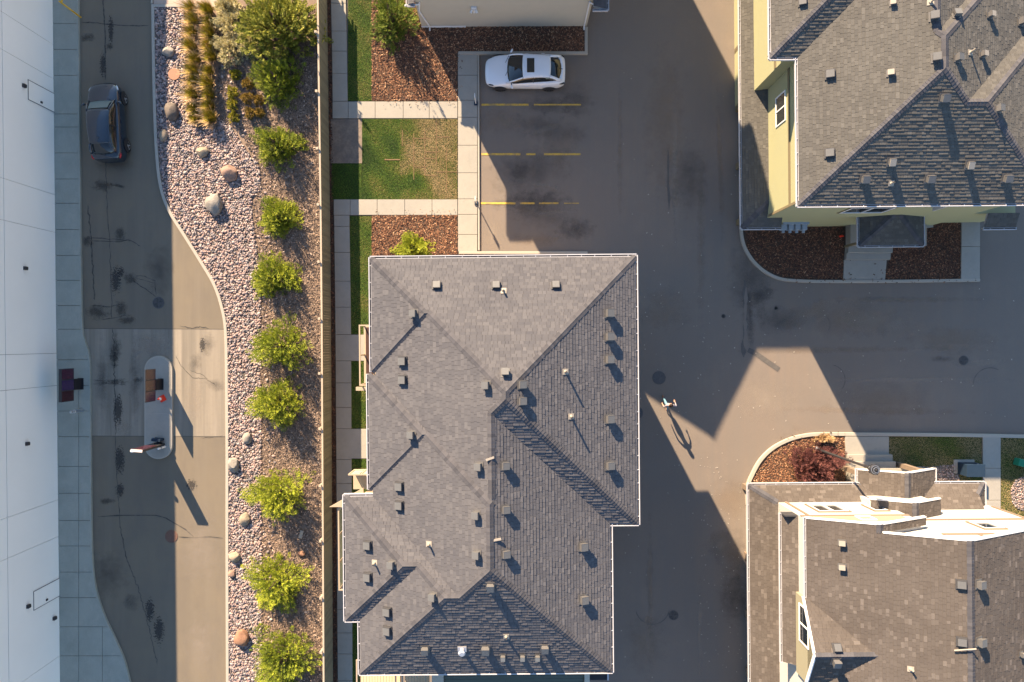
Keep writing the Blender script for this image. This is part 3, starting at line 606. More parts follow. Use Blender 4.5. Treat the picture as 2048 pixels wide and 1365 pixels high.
def env(vols, x, y):
    best = None
    for v in vols:
        a0, a1, b0, b1 = v['r']
        if a0-1e-6 <= x <= a1+1e-6 and b0-1e-6 <= y <= b1+1e-6:
            z, P = min(((Q[0]*x+Q[1]*y+Q[2]), Q) for Q in v['pl'])
            if best is None or z > best[0]: best = (z, P)
    return best
class House:
    def __init__(s, name, th, org, label, cat='house'):
        s.th = R(th); s.o = org; c, n = math.cos(s.th), math.sin(s.th)
        s.e = empty(name, (org[0]*c-org[1]*n, org[0]*n+org[1]*c, 0), s.th, label, cat)
    def L(s, px, py, z=0):            # pixel at height z -> house frame
        v = W(px, py, z); c, n = math.cos(s.th), math.sin(s.th); return (v.x*c+v.y*n, -v.x*n+v.y*c)
    def add(s, mb, name, mats, parent=None, **k):
        return mb.build(name, mats, parent or s.e, off=(s.o[0], s.o[1], 0), **k)
def make_roof(hs, vols, m, seed, name='roof', row=.14, tabw=(.13, .30), eave_drop=.16, caps=True, light=.5, tmin=.013):
    pcs = roof_pieces(vols); off = (hs.o[0], hs.o[1], 0)
    b = MB()
    for P, pc in pcs:
        if sum(pc[i][0]*pc[(i+1) % len(pc)][1]-pc[(i+1) % len(pc)][0]*pc[i][1] for i in range(len(pc))) < 0: pc = pc[::-1]
        b.poly([(x, y, P[0]*x+P[1]*y+P[2]) for x, y in pc], 0)
        b.poly([(x, y, min(P[0]*x+P[1]*y+P[2]-.02, 99)-.12) for x, y in pc][::-1], 1)
    roof = b.build(name, [M['deck'], M['soffit']], hs.e, off=off)
    # shingle tabs
    V = []; F = []; C = []; rnd = random.Random(seed); rowcache = {}
    for P, pc in pcs:
        g = math.hypot(P[0], P[1])
        if g < 1e-6: continue
        ux, uy = P[0]/g, P[1]/g; wx, wy = -uy, ux                      # up-slope, along-eave
        cs = 1/math.hypot(1, g); rw = row*cs
        if sum(pc[i][0]*pc[(i+1) % len(pc)][1]-pc[(i+1) % len(pc)][0]*pc[i][1] for i in range(len(pc))) < 0: pc = pc[::-1]
        q = [(x*wx+y*wy, x*ux+y*uy) for x, y in pc]; u0, u1 = min(a for a, _ in q), max(a for a, _ in q); v0, v1 = min(a for _, a in q), max(a for _, a in q)
        for r in range(math.floor(v0/rw), math.ceil(v1/rw)+1):
            key = (round(P[0], 3), round(P[1], 3), round(P[2], 2), r)
            if key not in rowcache:
                rr = random.Random(hash(key) & 0xffffff); x = -60+rr.uniform(0, .3); L_ = []
                while x < 60:
                    w_ = rr.uniform(*tabw); L_.append((x, x+w_, rr.random(), rr.random())); x += w_
                rowcache[key] = L_
            va, vb = r*rw, (r+1)*rw
            for (a0, a1, c1, c2) in rowcache[key]:
                if a1 < u0 or a0 > u1: continue
                poly = [(a0+.005, va), (a1-.005, va), (a1-.005, vb), (a0+.005, vb)]
                poly = [(u*wx+v*ux, u*wy+v*uy) for u, v in poly]
                inside = poly
                for i in range(len(pc)):
                    (ax, ay), (bx, by) = pc[i], pc[(i+1) % len(pc)]
                    A, B = -(by-ay), (bx-ax); inside = clip(inside, A, B, -(A*ax+B*ay))
                    if len(inside) < 3: break
                if len(inside) < 3 or area(inside) < 2e-4: continue
                t = tmin + (.012 if c2 > .55 else 0)
                n = len(V); N = len(inside); top = []
                for x, y in inside:
                    f = 1-((x*ux+y*uy)-va)/rw; top.append((x, y, P[0]*x+P[1]*y+P[2]+.004+t*max(0, min(1, f))))
                V += top+[(x, y, P[0]*x+P[1]*y+P[2]-.001) for x, y in inside]
                c = .5*c1+.25*c2+rnd.uniform(0, .15); c = c if c1 < light else min(1, c+.22); C += [c]*(2*N)
                F.append(tuple(range(n, n+N)))
                for i in range(N):
                    j = (i+1) % N
                    if min(top[i][0]*ux+top[i][1]*uy, top[j][0]*ux+top[j][1]*uy) < va+rw*.9: F.append((n+i, n+N+i, n+N+j, n+j))
    mb = MB(); mb.v = V; mb.f = F; mb.m = [0]*len(F); mb.c = C
    tag(mb.build('shingles', m, roof, off=off, col=True), kind='stuff')
    if caps:
        segs = []
        for P, pc in pcs:
            edges = []
            for i in range(len(pc)):
                p, q = pc[i], pc[(i+1) % len(pc)]; L_ = math.hypot(q[0]-p[0], q[1]-p[1]); nn = max(1, int(L_/.25))
                edges += [((p[0]+(q[0]-p[0])*a/nn, p[1]+(q[1]-p[1])*a/nn), (p[0]+(q[0]-p[0])*(a+1)/nn, p[1]+(q[1]-p[1])*(a+1)/nn)) for a in range(nn)]
            for p, q in edges:
                L_ = math.hypot(q[0]-p[0], q[1]-p[1])
                if L_ < .02: continue
                mx, my = (p[0]+q[0])/2, (p[1]+q[1])/2; cx, cy = sum(a for a, _ in pc)/len(pc), sum(a for _, a in pc)/len(pc)
                nx, ny = (q[1]-p[1])/L_, -(q[0]-p[0])/L_
                if nx*(mx-cx)+ny*(my-cy) < 0: nx, ny = -nx, -ny
                e = env(vols, mx+nx*.01, my+ny*.01)
                if e is None: continue
                z0 = P[0]*mx+P[1]*my+P[2]; zext = P[0]*(mx+nx*.01)+P[1]*(my+ny*.01)+P[2]
                if abs(e[0]-zext) > .02 or e[0] > zext-.001: continue
                if (P[0], P[1]) > (e[1][0], e[1][1]): continue          # one side only
                segs.append((P, e[1], p, q))
        # merge collinear segments
        done = []
        for sgm in segs:
            P, Q, p, q = sgm; zf = lambda a: P[0]*a[0]+P[1]*a[1]+P[2]
            if zf(p) > zf(q)+1e-6: p, q = q, p
            done.append([P, Q, p, q])
        mrg = True
        while mrg:
            mrg = False
            for i in range(len(done)):
                for j in range(len(done)):
                    if i == j or done[i][0] != done[j][0] or done[i][1] != done[j][1]: continue
                    if math.hypot(done[i][3][0]-done[j][2][0], done[i][3][1]-done[j][2][1]) < .02:
                        done[i][3] = done[j][3]; del done[j]; mrg = True; break
                if mrg: break
        cb = MB(); rr = random.Random(seed+5)
        for P, Q, p, q in done:
            L_ = math.hypot(q[0]-p[0], q[1]-p[1]); dx, dy = (q[0]-p[0])/L_, (q[1]-p[1])/L_; n = max(1, int(L_/.135)); st = L_/n; hw = .15
            sx, sy = dy, -dx
            zP = lambda x, y: min(P[0]*x+P[1]*y+P[2], Q[0]*x+Q[1]*y+Q[2])
            for k in range(n):
                t0, t1 = k*st-.03, (k+1)*st+.02; lo = .038; hi = .022; wv = hw+rr.uniform(-.008, .008); c = rr.random()
                row_ = []
                for t, h in ((t0, lo), (t1, hi)):
                    x, y = p[0]+dx*t, p[1]+dy*t
                    row_.append([(x+sx*o, y+sy*o, zP(x+sx*o, y+sy*o)+h+(0.006 if o == 0 else 0)) for o in (-wv, -wv*.4, 0, wv*.4, wv)])
                a, d = row_
                for i in range(4): cb.poly([a[i], a[i+1], d[i+1], d[i]], 0, c)
                cb.poly([a[0], a[1], a[2], a[3], a[4], (a[4][0], a[4][1], a[4][2]-.05), (a[0][0], a[0][1], a[0][2]-.05)], 0, c)
                for e0 in (0, 4): cb.poly([a[e0], d[e0], (d[e0][0], d[e0][1], d[e0][2]-.04), (a[e0][0], a[e0][1], a[e0][2]-.04)], 0, c)
        if cb.f: tag(cb.build('ridge_caps', M['cap'], roof, off=off, col=True), kind='stuff')
    roof['nvol'] = len(vols); del roof['nvol']
    return roof
def gutter(hs, pts, z, parent=None, wd=.11, closed=False):
    """gutter runs outside the eave along pts (house frame), interior on the left"""
    for (x0, y0), (x1, y1) in zip(pts[:-1], pts[1:]):
        L_ = math.hypot(x1-x0, y1-y0); dx, dy = (x1-x0)/L_, (y1-y0)/L_
        Mx = Matrix(((dx, dy, 0, x0), (dy, -dx, 0, y0), (0, 0, 1, 0), (0, 0, 0, 1)))    # local x along, local y outward (right side)
        b = MB(); e = .055
        b.box(-e, L_+e, -.012, .012, z-.16, z-.005, 0, Mx); b.box(-e, L_+e, wd-.035, wd, z-.11, z+.005, 0, Mx); b.box(-e, L_+e, .013, wd-.036, z-.11, z-.07, 1, Mx)
        t = .3
        while t < L_: b.box(t-.012, t+.012, .0125, wd-.0355, z-.03, z-.004, 0, Mx); t += .62+.11*math.sin(t*7)
        b.box(-e, -e+.02, .0125, wd-.0355, z-.11, z-.004, 0, Mx); b.box(L_+e-.02, L_+e, .0125, wd-.0355, z-.11, z-.004, 0, Mx)
        hs.add(b, 'gutter', [M['gutter'], M['gutter_in']], parent)
def on_roof(hs, vols, px, py, dz=.1):
    z = vols[0]['pl'][0][2]*0+8.5
    for _ in range(14):
        x, y = hs.L(px, py, z+dz); e = env(vols, x, y)
        if e is None: break
        z = e[0]
    return x, y, e
def add_vents(hs, vols, roof, items, proto_cache={}):
    for it in items:
        px, py, kind = it[0], it[1], it[2]; s_ = it[3] if len(it) > 3 else 1
        x, y, e = on_roof(hs, vols, px, py)
        if e is None: print('vent off roof', px, py); continue
        z, P = e; n = Vector((-P[0], -P[1], 1)).normalized(); g = Vector((P[0], P[1], 0)).normalized(); u = Vector((-g.y, g.x, 0)); v = n.cross(u)
        Rm = Matrix((u, v, n)).transposed().to_4x4()       # x along eave, y up(or down)-slope, z normal
        if kind in proto_cache: me = proto_cache[kind]; o = link(me.name, me, roof)
        else:
            b = MB()
            if kind == 'box':      # square slant-top vent on a flange
                b.box(-.205, .205, -.205, .205, .015, .05, 1); b.prism([(-.15, -.15), (.15, -.15), (.15, .15), (-.15, .15)], .03, .14, 0)
                b.box(-.15, .15, -.15, .15, .13, .165, 2); b.box(-.155, .155, -.175, -.151, .06, .165, 1); b.box(.151, .175, -.175, .155, .05, .165, 1)
                nm = 'roof_vent'; ms = [M['vent'], M['vent_dark'], M['vent_top']]
            elif kind == 'tall':
                b.box(-.20, .20, -.20, .20, .015, .03, 0); b.box(-.13, .13, -.13, .13, .03, .24, 0); b.box(-.145, .145, -.145, .145, .22, .26, 2)
                b.box(-.15, .15, -.165, -.1455, .12, .262, 0); b.box(-.165, -.1455, -.165, .15, .16, .262, 0); nm = 'roof_vent'; ms = [M['vent'], M['vent_dark'], M['vent_top']]
            elif kind == 'small':
                b.box(-.13, .13, -.16, .16, .015, .03, 0); b.box(-.085, .085, -.085, .085, .03, .19, 0); b.box(-.10, .10, -.12, .12, .17, .2, 2); b.box(-.1, .1, -.13, -.11, .1, .2, 0)
                nm = 'exhaust_vent'; ms = [M['vent'], M['vent_dark'], M['flash']]
            elif kind == 'fan':
                b.box(-.2, .2, -.15, .15, .02, .04, 0); b.tube([(0, 0, .03), (0, 0, .3)], .09, 12, 0); b.tube([(0, 0, .27), (0, 0, .33)], [.17, .12], 12, 0); nm = 'fan_vent'; ms = [M['gutter']]
            elif kind == 'pipe':
                b.box(-.13, .13, -.14, .14, .012, .026, 1); nm = 'vent_pipe'; ms = [M['blackmetal'], M['flash']]
                b.tube([(0, 0, .02), (0, 0, .09)], [.085, .055], 12, 1)
            me = None
            o = b.build(nm, ms, roof); proto_cache[kind] = o.data
        o.matrix_local = Matrix.Translation((x-hs.o[0], y-hs.o[1], z+.012)) @ Rm @ Matrix.Scale(s_*.92, 4)
        if kind == 'pipe':      # the pipe itself stands plumb
            b = MB(); hgt = it[4] if len(it) > 4 else .32
            b.tube([(0, 0, 0), (0, 0, hgt)], .042, 12, 0, cap=False); b.tube([(0, 0, hgt), (0, 0, .05)], .034, 12, 1)
            q = b.build('vent_pipe', [M['flash'], M['vent_dark']], roof); q.location = (x-hs.o[0], y-hs.o[1], z)
def wall_quad(hs, a, c, z0, z1, m, name='wall', t=.02, parent=None):
    """thin wall panel along a->c (house frame), outward = right side"""
    (x0, y0), (x1, y1) = a, c; L_ = math.hypot(x1-x0, y1-y0); dx, dy = (x1-x0)/L_, (y1-y0)/L_
    Mx = Matrix(((dx, dy, 0, x0), (dy, -dx, 0, y0), (0, 0, 1, 0), (0, 0, 0, 1)))
    b = MB(); b.box(0, L_, -.1, t, z0, z1, 0, Mx); return hs.add(b, name, m, parent)
def wall_frame(a, c):
    (x0, y0), (x1, y1) = a, c; L_ = math.hypot(x1-x0, y1-y0); dx, dy = (x1-x0)/L_, (y1-y0)/L_
    return Matrix(((dx, dy, 0, x0), (dy, -dx, 0, y0), (0, 0, 1, 0), (0, 0, 0, 1)))
def window(hs, a, c, u0, u1, z0, z1, fm=None, mull='v', proud=.04, parent=None, trim=None):
    Mx = wall_frame(a, c); b = MB(); f = .06; o = proud
    if trim:
        b.box(u0-.09, u1+.09, .001, o-.012, z0-.10, z0-.002, 1, Mx); b.box(u0-.09, u1+.09, .001, o-.012, z1+.002, z1+.10, 1, Mx); b.box(u0-.09, u0-.001, .001, o-.012, z0, z1, 1, Mx); b.box(u1+.001, u1+.09, .001, o-.012, z0, z1, 1, Mx)
    b.box(u0, u1, 0.002, o, z0, z0+f, 0, Mx); b.box(u0, u1, 0.002, o, z1-f, z1, 0, Mx); b.box(u0, u0+f, .002, o-.002, z0+f, z1-f, 0, Mx); b.box(u1-f, u1, .002, o-.002, z0+f, z1-f, 0, Mx)
    if mull == 'v': m_ = (u0+u1)/2; b.box(m_-f/2, m_+f/2, .002, o-.003, z0+f, z1-f, 0, Mx)
    if mull == 'h': m_ = (z0+z1)/2; b.box(u0+f, u1-f, .002, o-.003, m_-f/2, m_+f/2, 0, Mx)
    w_ = hs.add(b, 'window', [fm or M['white'], trim or M['white']], parent)
    g = MB(); g.box(u0+f, u1-f, -.03, .012, z0+f, z1-f, 0, Mx)
    gp = g.build('pane', M['glass'], w_, off=(hs.o[0], hs.o[1], 0))
    return w_
def siding(hs, a, c, z0, z1, m, name='wall', lap=.15):
    Mx = wall_frame(a, c); L_ = math.hypot(c[0]-a[0], c[1]-a[1]); b = MB(); z = z0
    while z < z1-.01:
        zt = min(z+lap, z1); p = [(0, .026, z), (L_, .026, z), (L_, .008, zt), (0, .008, zt)]
        b.poly([Mx @ Vector(q) for q in p][::-1]); b.poly([Mx @ Vector(q) for q in ((0, .0, z), (L_, .0, z), (L_, .026, z), (0, .026, z))][::-1]); z = zt
    return hs.add(b, name, m)

# ============================================================ central house
HC = House('townhouse', .5, (-.9, -5.2), 'grey-roofed townhouse with many hips filling the middle of the picture')
k = 29/38/36
E = 9.0; P4 = .42
def hv(x0, x1, y0, y1): return hip(x0*k, x1*k, y0*k, y1*k, E, P4)
vC = [hv(-273, 248, -367, 167), hv(-273, 193, -662, 150), hv(-281, 193, -662, -66), hv(-280.5, 60, -57, 167), hv(-287.5, 60, -292, -66), hv(-309, 193, -662, -308), hv(-337, 40, -555, -308)]
roofC = make_roof(HC, vC, M['shingle_c'], 11)
oC = [(-280.5, -57), (-287.5, -66), (-287.5, -292), (-281, -307.6), (-337, -307.6), (-337, -555), (-309, -555), (-309, -662), (193, -662), (193, -367), (248, -367), (248, 167.5), (-280.5, 167.5)]
oCm = [(x*k, y*k) for x, y in oC]
for seg in ([0, 12], [2, 1], [3, 4], [5, 4], [6, 5], [7, 6], [8, 7], [9, 8], [10, 9], [11, 10], [12, 11]):
    a, c = seg
    pa, pc_ = oCm[a], oCm[c]
    if seg == [3, 4]: pa, pc_ = oCm[4], oCm[3]
    if seg == [5, 4]: pa, pc_ = oCm[5], oCm[4]
    # keep the house on the left of travel: go counter-clockwise
    mx, my = (pa[0]+pc_[0])/2, (pa[1]+pc_[1])/2; dx, dy = pc_[0]-pa[0], pc_[1]-pa[1]; L_ = math.hypot(dx, dy)
    if env(vC, mx+dy/L_*.2, my-dx/L_*.2) is not None: pa, pc_ = pc_, pa
    gutter(HC, [pa, pc_], E, roofC)
def inset(rects, name, z0, z1, m, hs):
    for r in rects:
        b = MB(); b.prism([(r[0], r[2]), (r[1], r[2]), (r[1], r[3]), (r[0], r[3])], z0, z1); hs.add(b, name, m)
X = lambda v: v*k
inset([(X(-264), X(199)+.0, X(-646), X(151)), ], 'wall', 0, 6.4, M['siding_c'], HC)
HCw = [(X(-266), X(232), X(-351), X(151.5)), (X(-266), X(177), X(-646), X(-351)), (X(-271), X(-264), X(-276), X(-80)), (X(-320), X(-264), X(-539), X(-324)), (X(-294), X(-264), X(-646), X(-539))]
b = MB()
for r in HCw[:2]: b.prism([(r[0], r[2]), (r[1], r[2]), (r[1], r[3]), (r[0], r[3])], 6.42 if r is not HCw[3] else 0, 8.88, bottom=True)
HC.add(b, 'upper_wall', M['siding_c'])
b = MB(); r = HCw[3]; b.prism([(r[0], r[2]), (r[1], r[2]), (r[1], r[3]), (r[0], r[3])], 0, 8.86); HC.add(b, 'wall', M['siding_c'])
b = MB(); r = HCw[4]; b.prism([(r[0], r[2]), (r[1], r[2]), (r[1], r[3]), (r[0], r[3])], 0, 8.85); HC.add(b, 'wall', M['siding_c'])
# windows on the north and east walls, a door side
na, nc = (X(232), X(151.5)), (X(-266), X(151.5))
for u in (1.5, 4.6, 8.2): window(HC, na, nc, u, u+1.3, 7.0, 8.3)
na2 = (X(199), X(151)); nc2 = (X(-264), X(151))
for u in (1.2, 4.4, 7.6): window(HC, na2, nc2, u, u+1.3, 3.9, 5.2)
ea, ec = (X(232), X(-351)), (X(232), X(151.5))
for u in (1.2, 4.2, 7.4): window(HC, ea, ec, u, u+1.4, 7.0, 8.3)
V1 = [(873,571.5,'box'),(992,571.5,'box'),(1111.6,571,'box'),(828.6,627,'tall'),(805.7,723,'box',1.1),(805.7,760.6,'box',1.1),(1010.8,746.6,'tall'),(973.5,770.5,'tall'),(1042.6,770,'tall'),(1043,803,'tall'),
 (1217,627,'tall',1.1),(1217,674,'tall',1.1),(1217,719.6,'tall',1.1),(1217.6,839,'tall',1.1),(824,870,'tall'),(958.5,933.5,'tall'),(1009,932.5,'tall'),(1218,932,'tall',1.1),(799,974,'box',1.1),(799,1012,'box',1.1),(953.4,1030.6,'tall'),
 (1009.8,1020,'tall'),(954.4,1110,'tall'),(1010.5,1109,'tall'),(735.7,1091.7,'box',1.1),(735.7,1155.6,'box',1.1),(784,1129.7,'tall'),(866.6,1194,'tall'),(774.7,1225,'box',1.1),(775,1263,'box',1.1),(980.4,1173.4,'tall'),
 (1164.6,1094,'tall',1.1),(1166,1200,'tall',1.1),(849.5,1300,'tall'),(970.5,1299,'tall',1.1),(1089.4,1297,'tall'),(1005.7,1315,'small'),(1045,1315,'small'),(1075,1315,'small'),(924,1300,'fan'),
 (1007,582,'pipe',1,.30),(1131,744,'pipe',1,.50),(1142.4,833.7,'pipe',1,.52),(857.7,1089.7,'pipe',1,.36),(748.7,1127,'pipe',1,.36),(1012.5,1275,'pipe',1,.25)]
add_vents(HC, vC, roofC, V1)
b = MB()
for px, py, a in ((980, 918, 20), (993.7, 1080, 10)):
    x, y, e = on_roof(HC, vC, px, py, .05); b.box(-.17, .17, -.04, .04, 0, .05, 0, Matrix.Translation((x, y, e[0]+.03)) @ Matrix.Rotation(R(a), 4, 'Z'))
tag(HC.add(b, 'loose_flashing', M['flash'], roofC))
# west balconies
def balcony(hs, x0, x1, y0, y1, z, name='balcony', rail=1.05, glass=True, slats=False, deckm=None):
    b = MB(); b.box(x0, x1, y0, y1, z-.22, z, 0); bal = hs.add(b, name, deckm or M['siding_c'])
    of = (hs.o[0], hs.o[1], 0); rm = M['siding_c']
    b = MB(); w_ = .06
    b.box(x0, x0+w_, y0, y1, z+rail-.05, z+rail); b.box(x0+w_, x1, y0, y0+w_, z+rail-.05, z+rail-.001); b.box(x0+w_, x1, y1-w_, y1, z+rail-.05, z+rail-.001)
    n = max(1, round((y1-y0)/1.5))
    for i in range(n+1): yy = y0+(y1-y0-w_)*i/n; b.box(x0+.002, x0+w_-.002, yy, yy+w_, z, z+rail-.05)
    b.build('railing', rm, bal, off=of)
    if glass:
        for i in range(n):
            g = MB(); ya = y0+(y1-y0-w_)*i/n+w_+.02; yb = y0+(y1-y0-w_)*(i+1)/n-.02; g.box(x0+.025, x0+.035, ya, yb, z+.08, z+rail-.07); g.build('glass_panel', M['glass_green'], bal, off=of)
        g = MB(); g.box(x0+.1, x1-.05, y1-.035, y1-.025, z+.08, z+rail-.07); g.build('glass_panel', M['glass_green'], bal, off=of)
    return bal
def lx(px, py, z): return HC.L(px, py, z)
z = 5.3; x0, y1 = lx(718, 650, z+1); _, y0 = lx(718, 772, z+1)
bal = balcony(HC, x0, X(-262), y0, y1, z, glass=False)
b = MB(); b.box(x0-.25, X(-262), y0-.25, y0-.08, z+.5, z+.66); b.build('beam', M['siding_c'], bal, off=(HC.o[0], HC.o[1], 0))
b = MB(); b.box(x0+.1, x0+.42, y0+.1, y1-.1, z+.002, z+.03); b.build('deck_mat', mat('dark_deck', (.05, .025, .02), .8), bal, off=(HC.o[0], HC.o[1], 0))
z = 6.0; x0, y1 = lx(676, 1015, z+1); _, y0 = lx(676, 1181, z+1)
bal = balcony(HC, x0, X(-319), y0, y1, z)
b = MB(); b.prism([(x0-.35, y1+.05), (X(-319), y1+.05), (X(-319), y1+.9)], z+1.06, z+1.16, bottom=True); b.build('corner_brace', M['siding_c'], bal, off=(HC.o[0], HC.o[1], 0))
b = MB(); b.tube([(x0+.45, y0+.5, z), (x0+.45, y0+.5, z+.3)], [.14, .19], 12); tag(b.build('green_pail', M['green']), 'green pail standing on the narrow glass-railed balcony', 'pail')
o = bpy.data.objects['green_pail']; cth, sth = math.cos(HC.th), math.sin(HC.th); o.rotation_euler = (0, 0, HC.th)
z = 6.0; xa, ya = lx(692, 990, z+1); xb, yb = lx(748, 955, z+1)
b = MB(); b.box(xa+.1, X(-262), X(-324), X(-324)+.9, z-.2, z); balN = HC.add(b, 'balcony', M['siding_c'])
b = MB(); b.box(xa+.1, X(-262), X(-324)+.84, X(-324)+.9, z+.95, z+1.0)
for q in (0, .55, 1.1): b.box(xa+.1+q, xa+.16+q, X(-324)+.842, X(-324)+.898, z, z+.95)
b.build('railing', M['siding_c'], balN, off=(HC.o[0], HC.o[1], 0))
for q in (0, .55): 
    g = MB(); g.box(xa+.18+q, xa+.58+q, X(-324)+.865, X(-324)+.875, z+.05, z+.93); g.build('glass_panel', M['glass_green'], balN, off=(HC.o[0], HC.o[1], 0))
# south side: balconies with lattice rails, boarded deck and low roof beyond the eave
def south(px0, px1, z, name, m, depth=2.2):
    xa, _ = lx(px0, 1350, z); xb, _ = lx(px1, 1350, z); b = MB(); b.box(xa, xb, X(-646)-depth, X(-646), z-.2, z); return HC.add(b, name, m), xa, xb
yS = X(-646)
for (p0, p1) in ((722, 800), (810, 858)):
    bal, xa, xb = south(p0, p1, 6.0, 'balcony', mat('tan_deck', (.52, .40, .26), .8), 2.6); of = (HC.o[0], HC.o[1], 0)
    b = MB(); t = xa+.05
    while t < xb-.05: b.box(t, t+.02, yS-2.58, yS-2.56, 6.0, 6.95); b.tube([(t, yS-2.5, 6.9), (t, yS-.7, 6.9)], .012, 4); t += .13
    b.box(xa, xb, yS-2.6, yS-2.54, 6.95, 7.0); b.box(xa, xa+.05, yS-2.54, yS-.7, 6.95, 7.0); b.box(xb-.05, xb, yS-2.54, yS-.7, 6.95, 7.0); b.build('railing', M['siding_c'], bal, off=of)
bal, xa, xb = south(888, 1168, 6.3, 'porch_deck', mat('grey_deck', (.10, .115, .095), .8), 2.4)
for i in range(16):
    b = MB(); yb_ = yS-2.4+i*.15; b.box(xa+.02, xb-.02, yb_+.006, yb_+.144, 6.3, 6.335)
    b.build('deck_board', bpy.data.materials['grey_deck'], bal, off=(HC.o[0], HC.o[1], 0))
b = MB(); b.box(xa-.55, xa-.01, yS-2.6, yS, 6.1, 6.42); b.box(xb+.01, xb+.25, yS-2.6, yS, 6.1, 6.42); HC.add(b, 'parapet', M['siding_n'])
xa, _ = lx(1176, 1350, 5.6); xb, _ = lx(1214, 1350, 5.6)
b = MB(); b.box(xa, xb, yS-2.4, yS, 5.4, 5.6, 0); HC.add(b, 'low_roof', mat('low_roof_dark', (.035, .035, .04), .9))
b = MB(); b.box(xb+.005, xb+.08, yS-2.4, yS, 5.4, 5.65); HC.add(b, 'gutter', M['gutter'])

# ============================================================ sage house (upper right)
HN = House('sage_house', .5, (18.0, 12.0), 'sage and yellow sided house with taupe hip roof, upper right')
E2 = 7.7
vN = [hip(12.76, 23.1, 5.91, 17.56, E2, P4), hip(12.76, 22.6, 5.91, 40, E2, P4), hip(13.5, 23.95, 5.91, 13.77, E2, P4), hip(11.58, 20, 12.45, 24, E2, P4)]
roofN = make_roof(HN, vN, M['shingle_ne'], 22)
gutter(HN, [(12.76, 5.91), (23.95, 5.91)], E2, roofN); gutter(HN, [(12.76, 12.45), (12.76, 5.91)], E2, roofN); gutter(HN, [(11.58, 19.4), (11.58, 12.45)], E2, roofN); gutter(HN, [(11.58, 12.45), (12.76, 12.45)], E2, roofN)
inset([(13.13, 23.3, 6.2, 39)], 'wall', 0, E2-.13, M['ne_yellow'], HN); inset([(12.5, 13.13, 12.7, 19.1)], 'wall', 0, E2-.13, M['ne_yellow'], HN)
vP = [hip(11.9, 24, 5.75, 39, 2.8, P4*.8)]
# lower pent roof along the west and the south-west corner, up to the walls
def pent(hs, x0, xw, y0, y1, e, p, seed):
    b = MB()
    b.poly([(x0, y0, e), (xw, y0+(xw-x0), e+p*(xw-x0)), (xw, y1, e+p*(xw-x0)), (x0, y1, e)][::1], 0)
vPw = [dict(pl=[(P4*.8, 0, 2.8-P4*.8*11.9)], r=(11.9, 13.13, 12.7, 39)), dict(pl=[(P4*.8, 0, 2.8-P4*.8*11.9), (0, P4*.8, 2.8-P4*.8*5.72)], r=(11.9, 13.13, 5.72, 12.7)), dict(pl=[(0, P4*.8, 2.8-P4*.8*5.72)], r=(13.13, 13.9, 5.72, 6.2))]
roofNp = make_roof(HN, vPw, M['shingle_ne'], 23)
gutter(HN, [(11.9, 39), (11.9, 5.72)], 2.8, roofNp); gutter(HN, [(11.9, 5.72), (13.9, 5.72)], 2.8, roofNp)
inset([(12.72, 13.13, 6.3, 39)], 'garage_wall', 0, 2.72, M['ne_yellow'], HN)
for y in (6.3, 9.4, 12.6, 15.8, 19):
    b = MB(); b.box(12.5, 12.715, y, y+.3, 0, 2.7); HN.add(b, 'pilaster', M['ne_trim'])
    if y < 18: b = MB(); b.box(12.66, 12.715, y+.45, y+2.85, .05, 2.3); HN.add(b, 'garage_door', mat('garage_door', (.6, .58, .52), .6))
# belts, trims
for a, c, m_ in (((13.13, 12.7), (13.13, 6.2), 0), ((12.5, 19.1), (12.5, 12.7), 0), ((13.13, 6.2), (23.3, 6.2), 1)):
    if not m_:
        Mx = wall_frame(a, c); L_ = math.hypot(a[0]-c[0], a[1]-c[1]); b = MB(); b.box(0, L_, .002, .04, 5.75, 5.95, 0, Mx); HN.add(b, 'belt_board', M['ne_trim'])
Mx = wall_frame((13.13, 12.7), (13.13, 6.2)); b = MB(); b.box(6.38, 6.5, .003, .045, 3.2, 7.5, 0, Mx); HN.add(b, 'corner_board', M['ne_trim'])
window(HN, (13.13, 12.7), (13.13, 6.2), .85, 2.3, 4.25, 5.45, mull='v')
sa, sc = (13.13, 6.2), (23.3, 6.2)
window(HN, sa, sc, 3.1, 5.2, 4.2, 5.5, trim=M['ne_trim'])
for u in (2.35, 2.7): 
    b = MB(); b.box(u, u+.2, .002, .08, .8, 1.1, 0, wall_frame(sa, sc)); HN.add(b, 'outlet_box', M['vent'])
b = MB(); b.box(6.9, 6.98, .002, .2, 5.5, 7.5, 0, wall_frame(sa, sc)); HN.add(b, 'downspout', M['gutter'])
b = MB(); b.box(1.6, 1.85, .002, .22, 6.9, 7.1, 0, wall_frame(sa, sc)); HN.add(b, 'wall_light', M['white'])
# porch
vPo = [hip(17.87, 21.13, 4.75, 9.5, 2.9, P4)]; 
vPo = [dict(pl=vPo[0]['pl'][:3], r=(17.87, 21.13, 4.75, 6.2))]
roofPo = make_roof(HN, vPo, M['shingle_ne'], 24, name='porch_roof'); gutter(HN, [(17.87, 4.75), (21.13, 4.75)], 2.9, roofPo); gutter(HN, [(21.13, 4.75), (21.13, 6.18)], 2.9, roofPo); gutter(HN, [(17.87, 6.18), (17.87, 4.75)], 2.9, roofPo)
for x in (18.1, 20.8): b = MB(); b.box(x+.12, x+.24, 4.95, 5.07, .6, 2.75); HN.add(b, 'porch_post', M['ne_trim'])
vS = [dict(pl=[(0, P4, 2.9-P4*5.6)], r=(24.3, 25.9, 5.6, 6.3))]
roofS = make_roof(HN, vS, M['shingle_ne'], 25, name='side_roof', caps=False); gutter(HN, [(24.3, 5.6), (25.9, 5.6)], 2.9, roofS)
inset([(23.3, 26, 6.35, 12)], 'wall', 0, 2.75, M['ne_yellow'], HN)
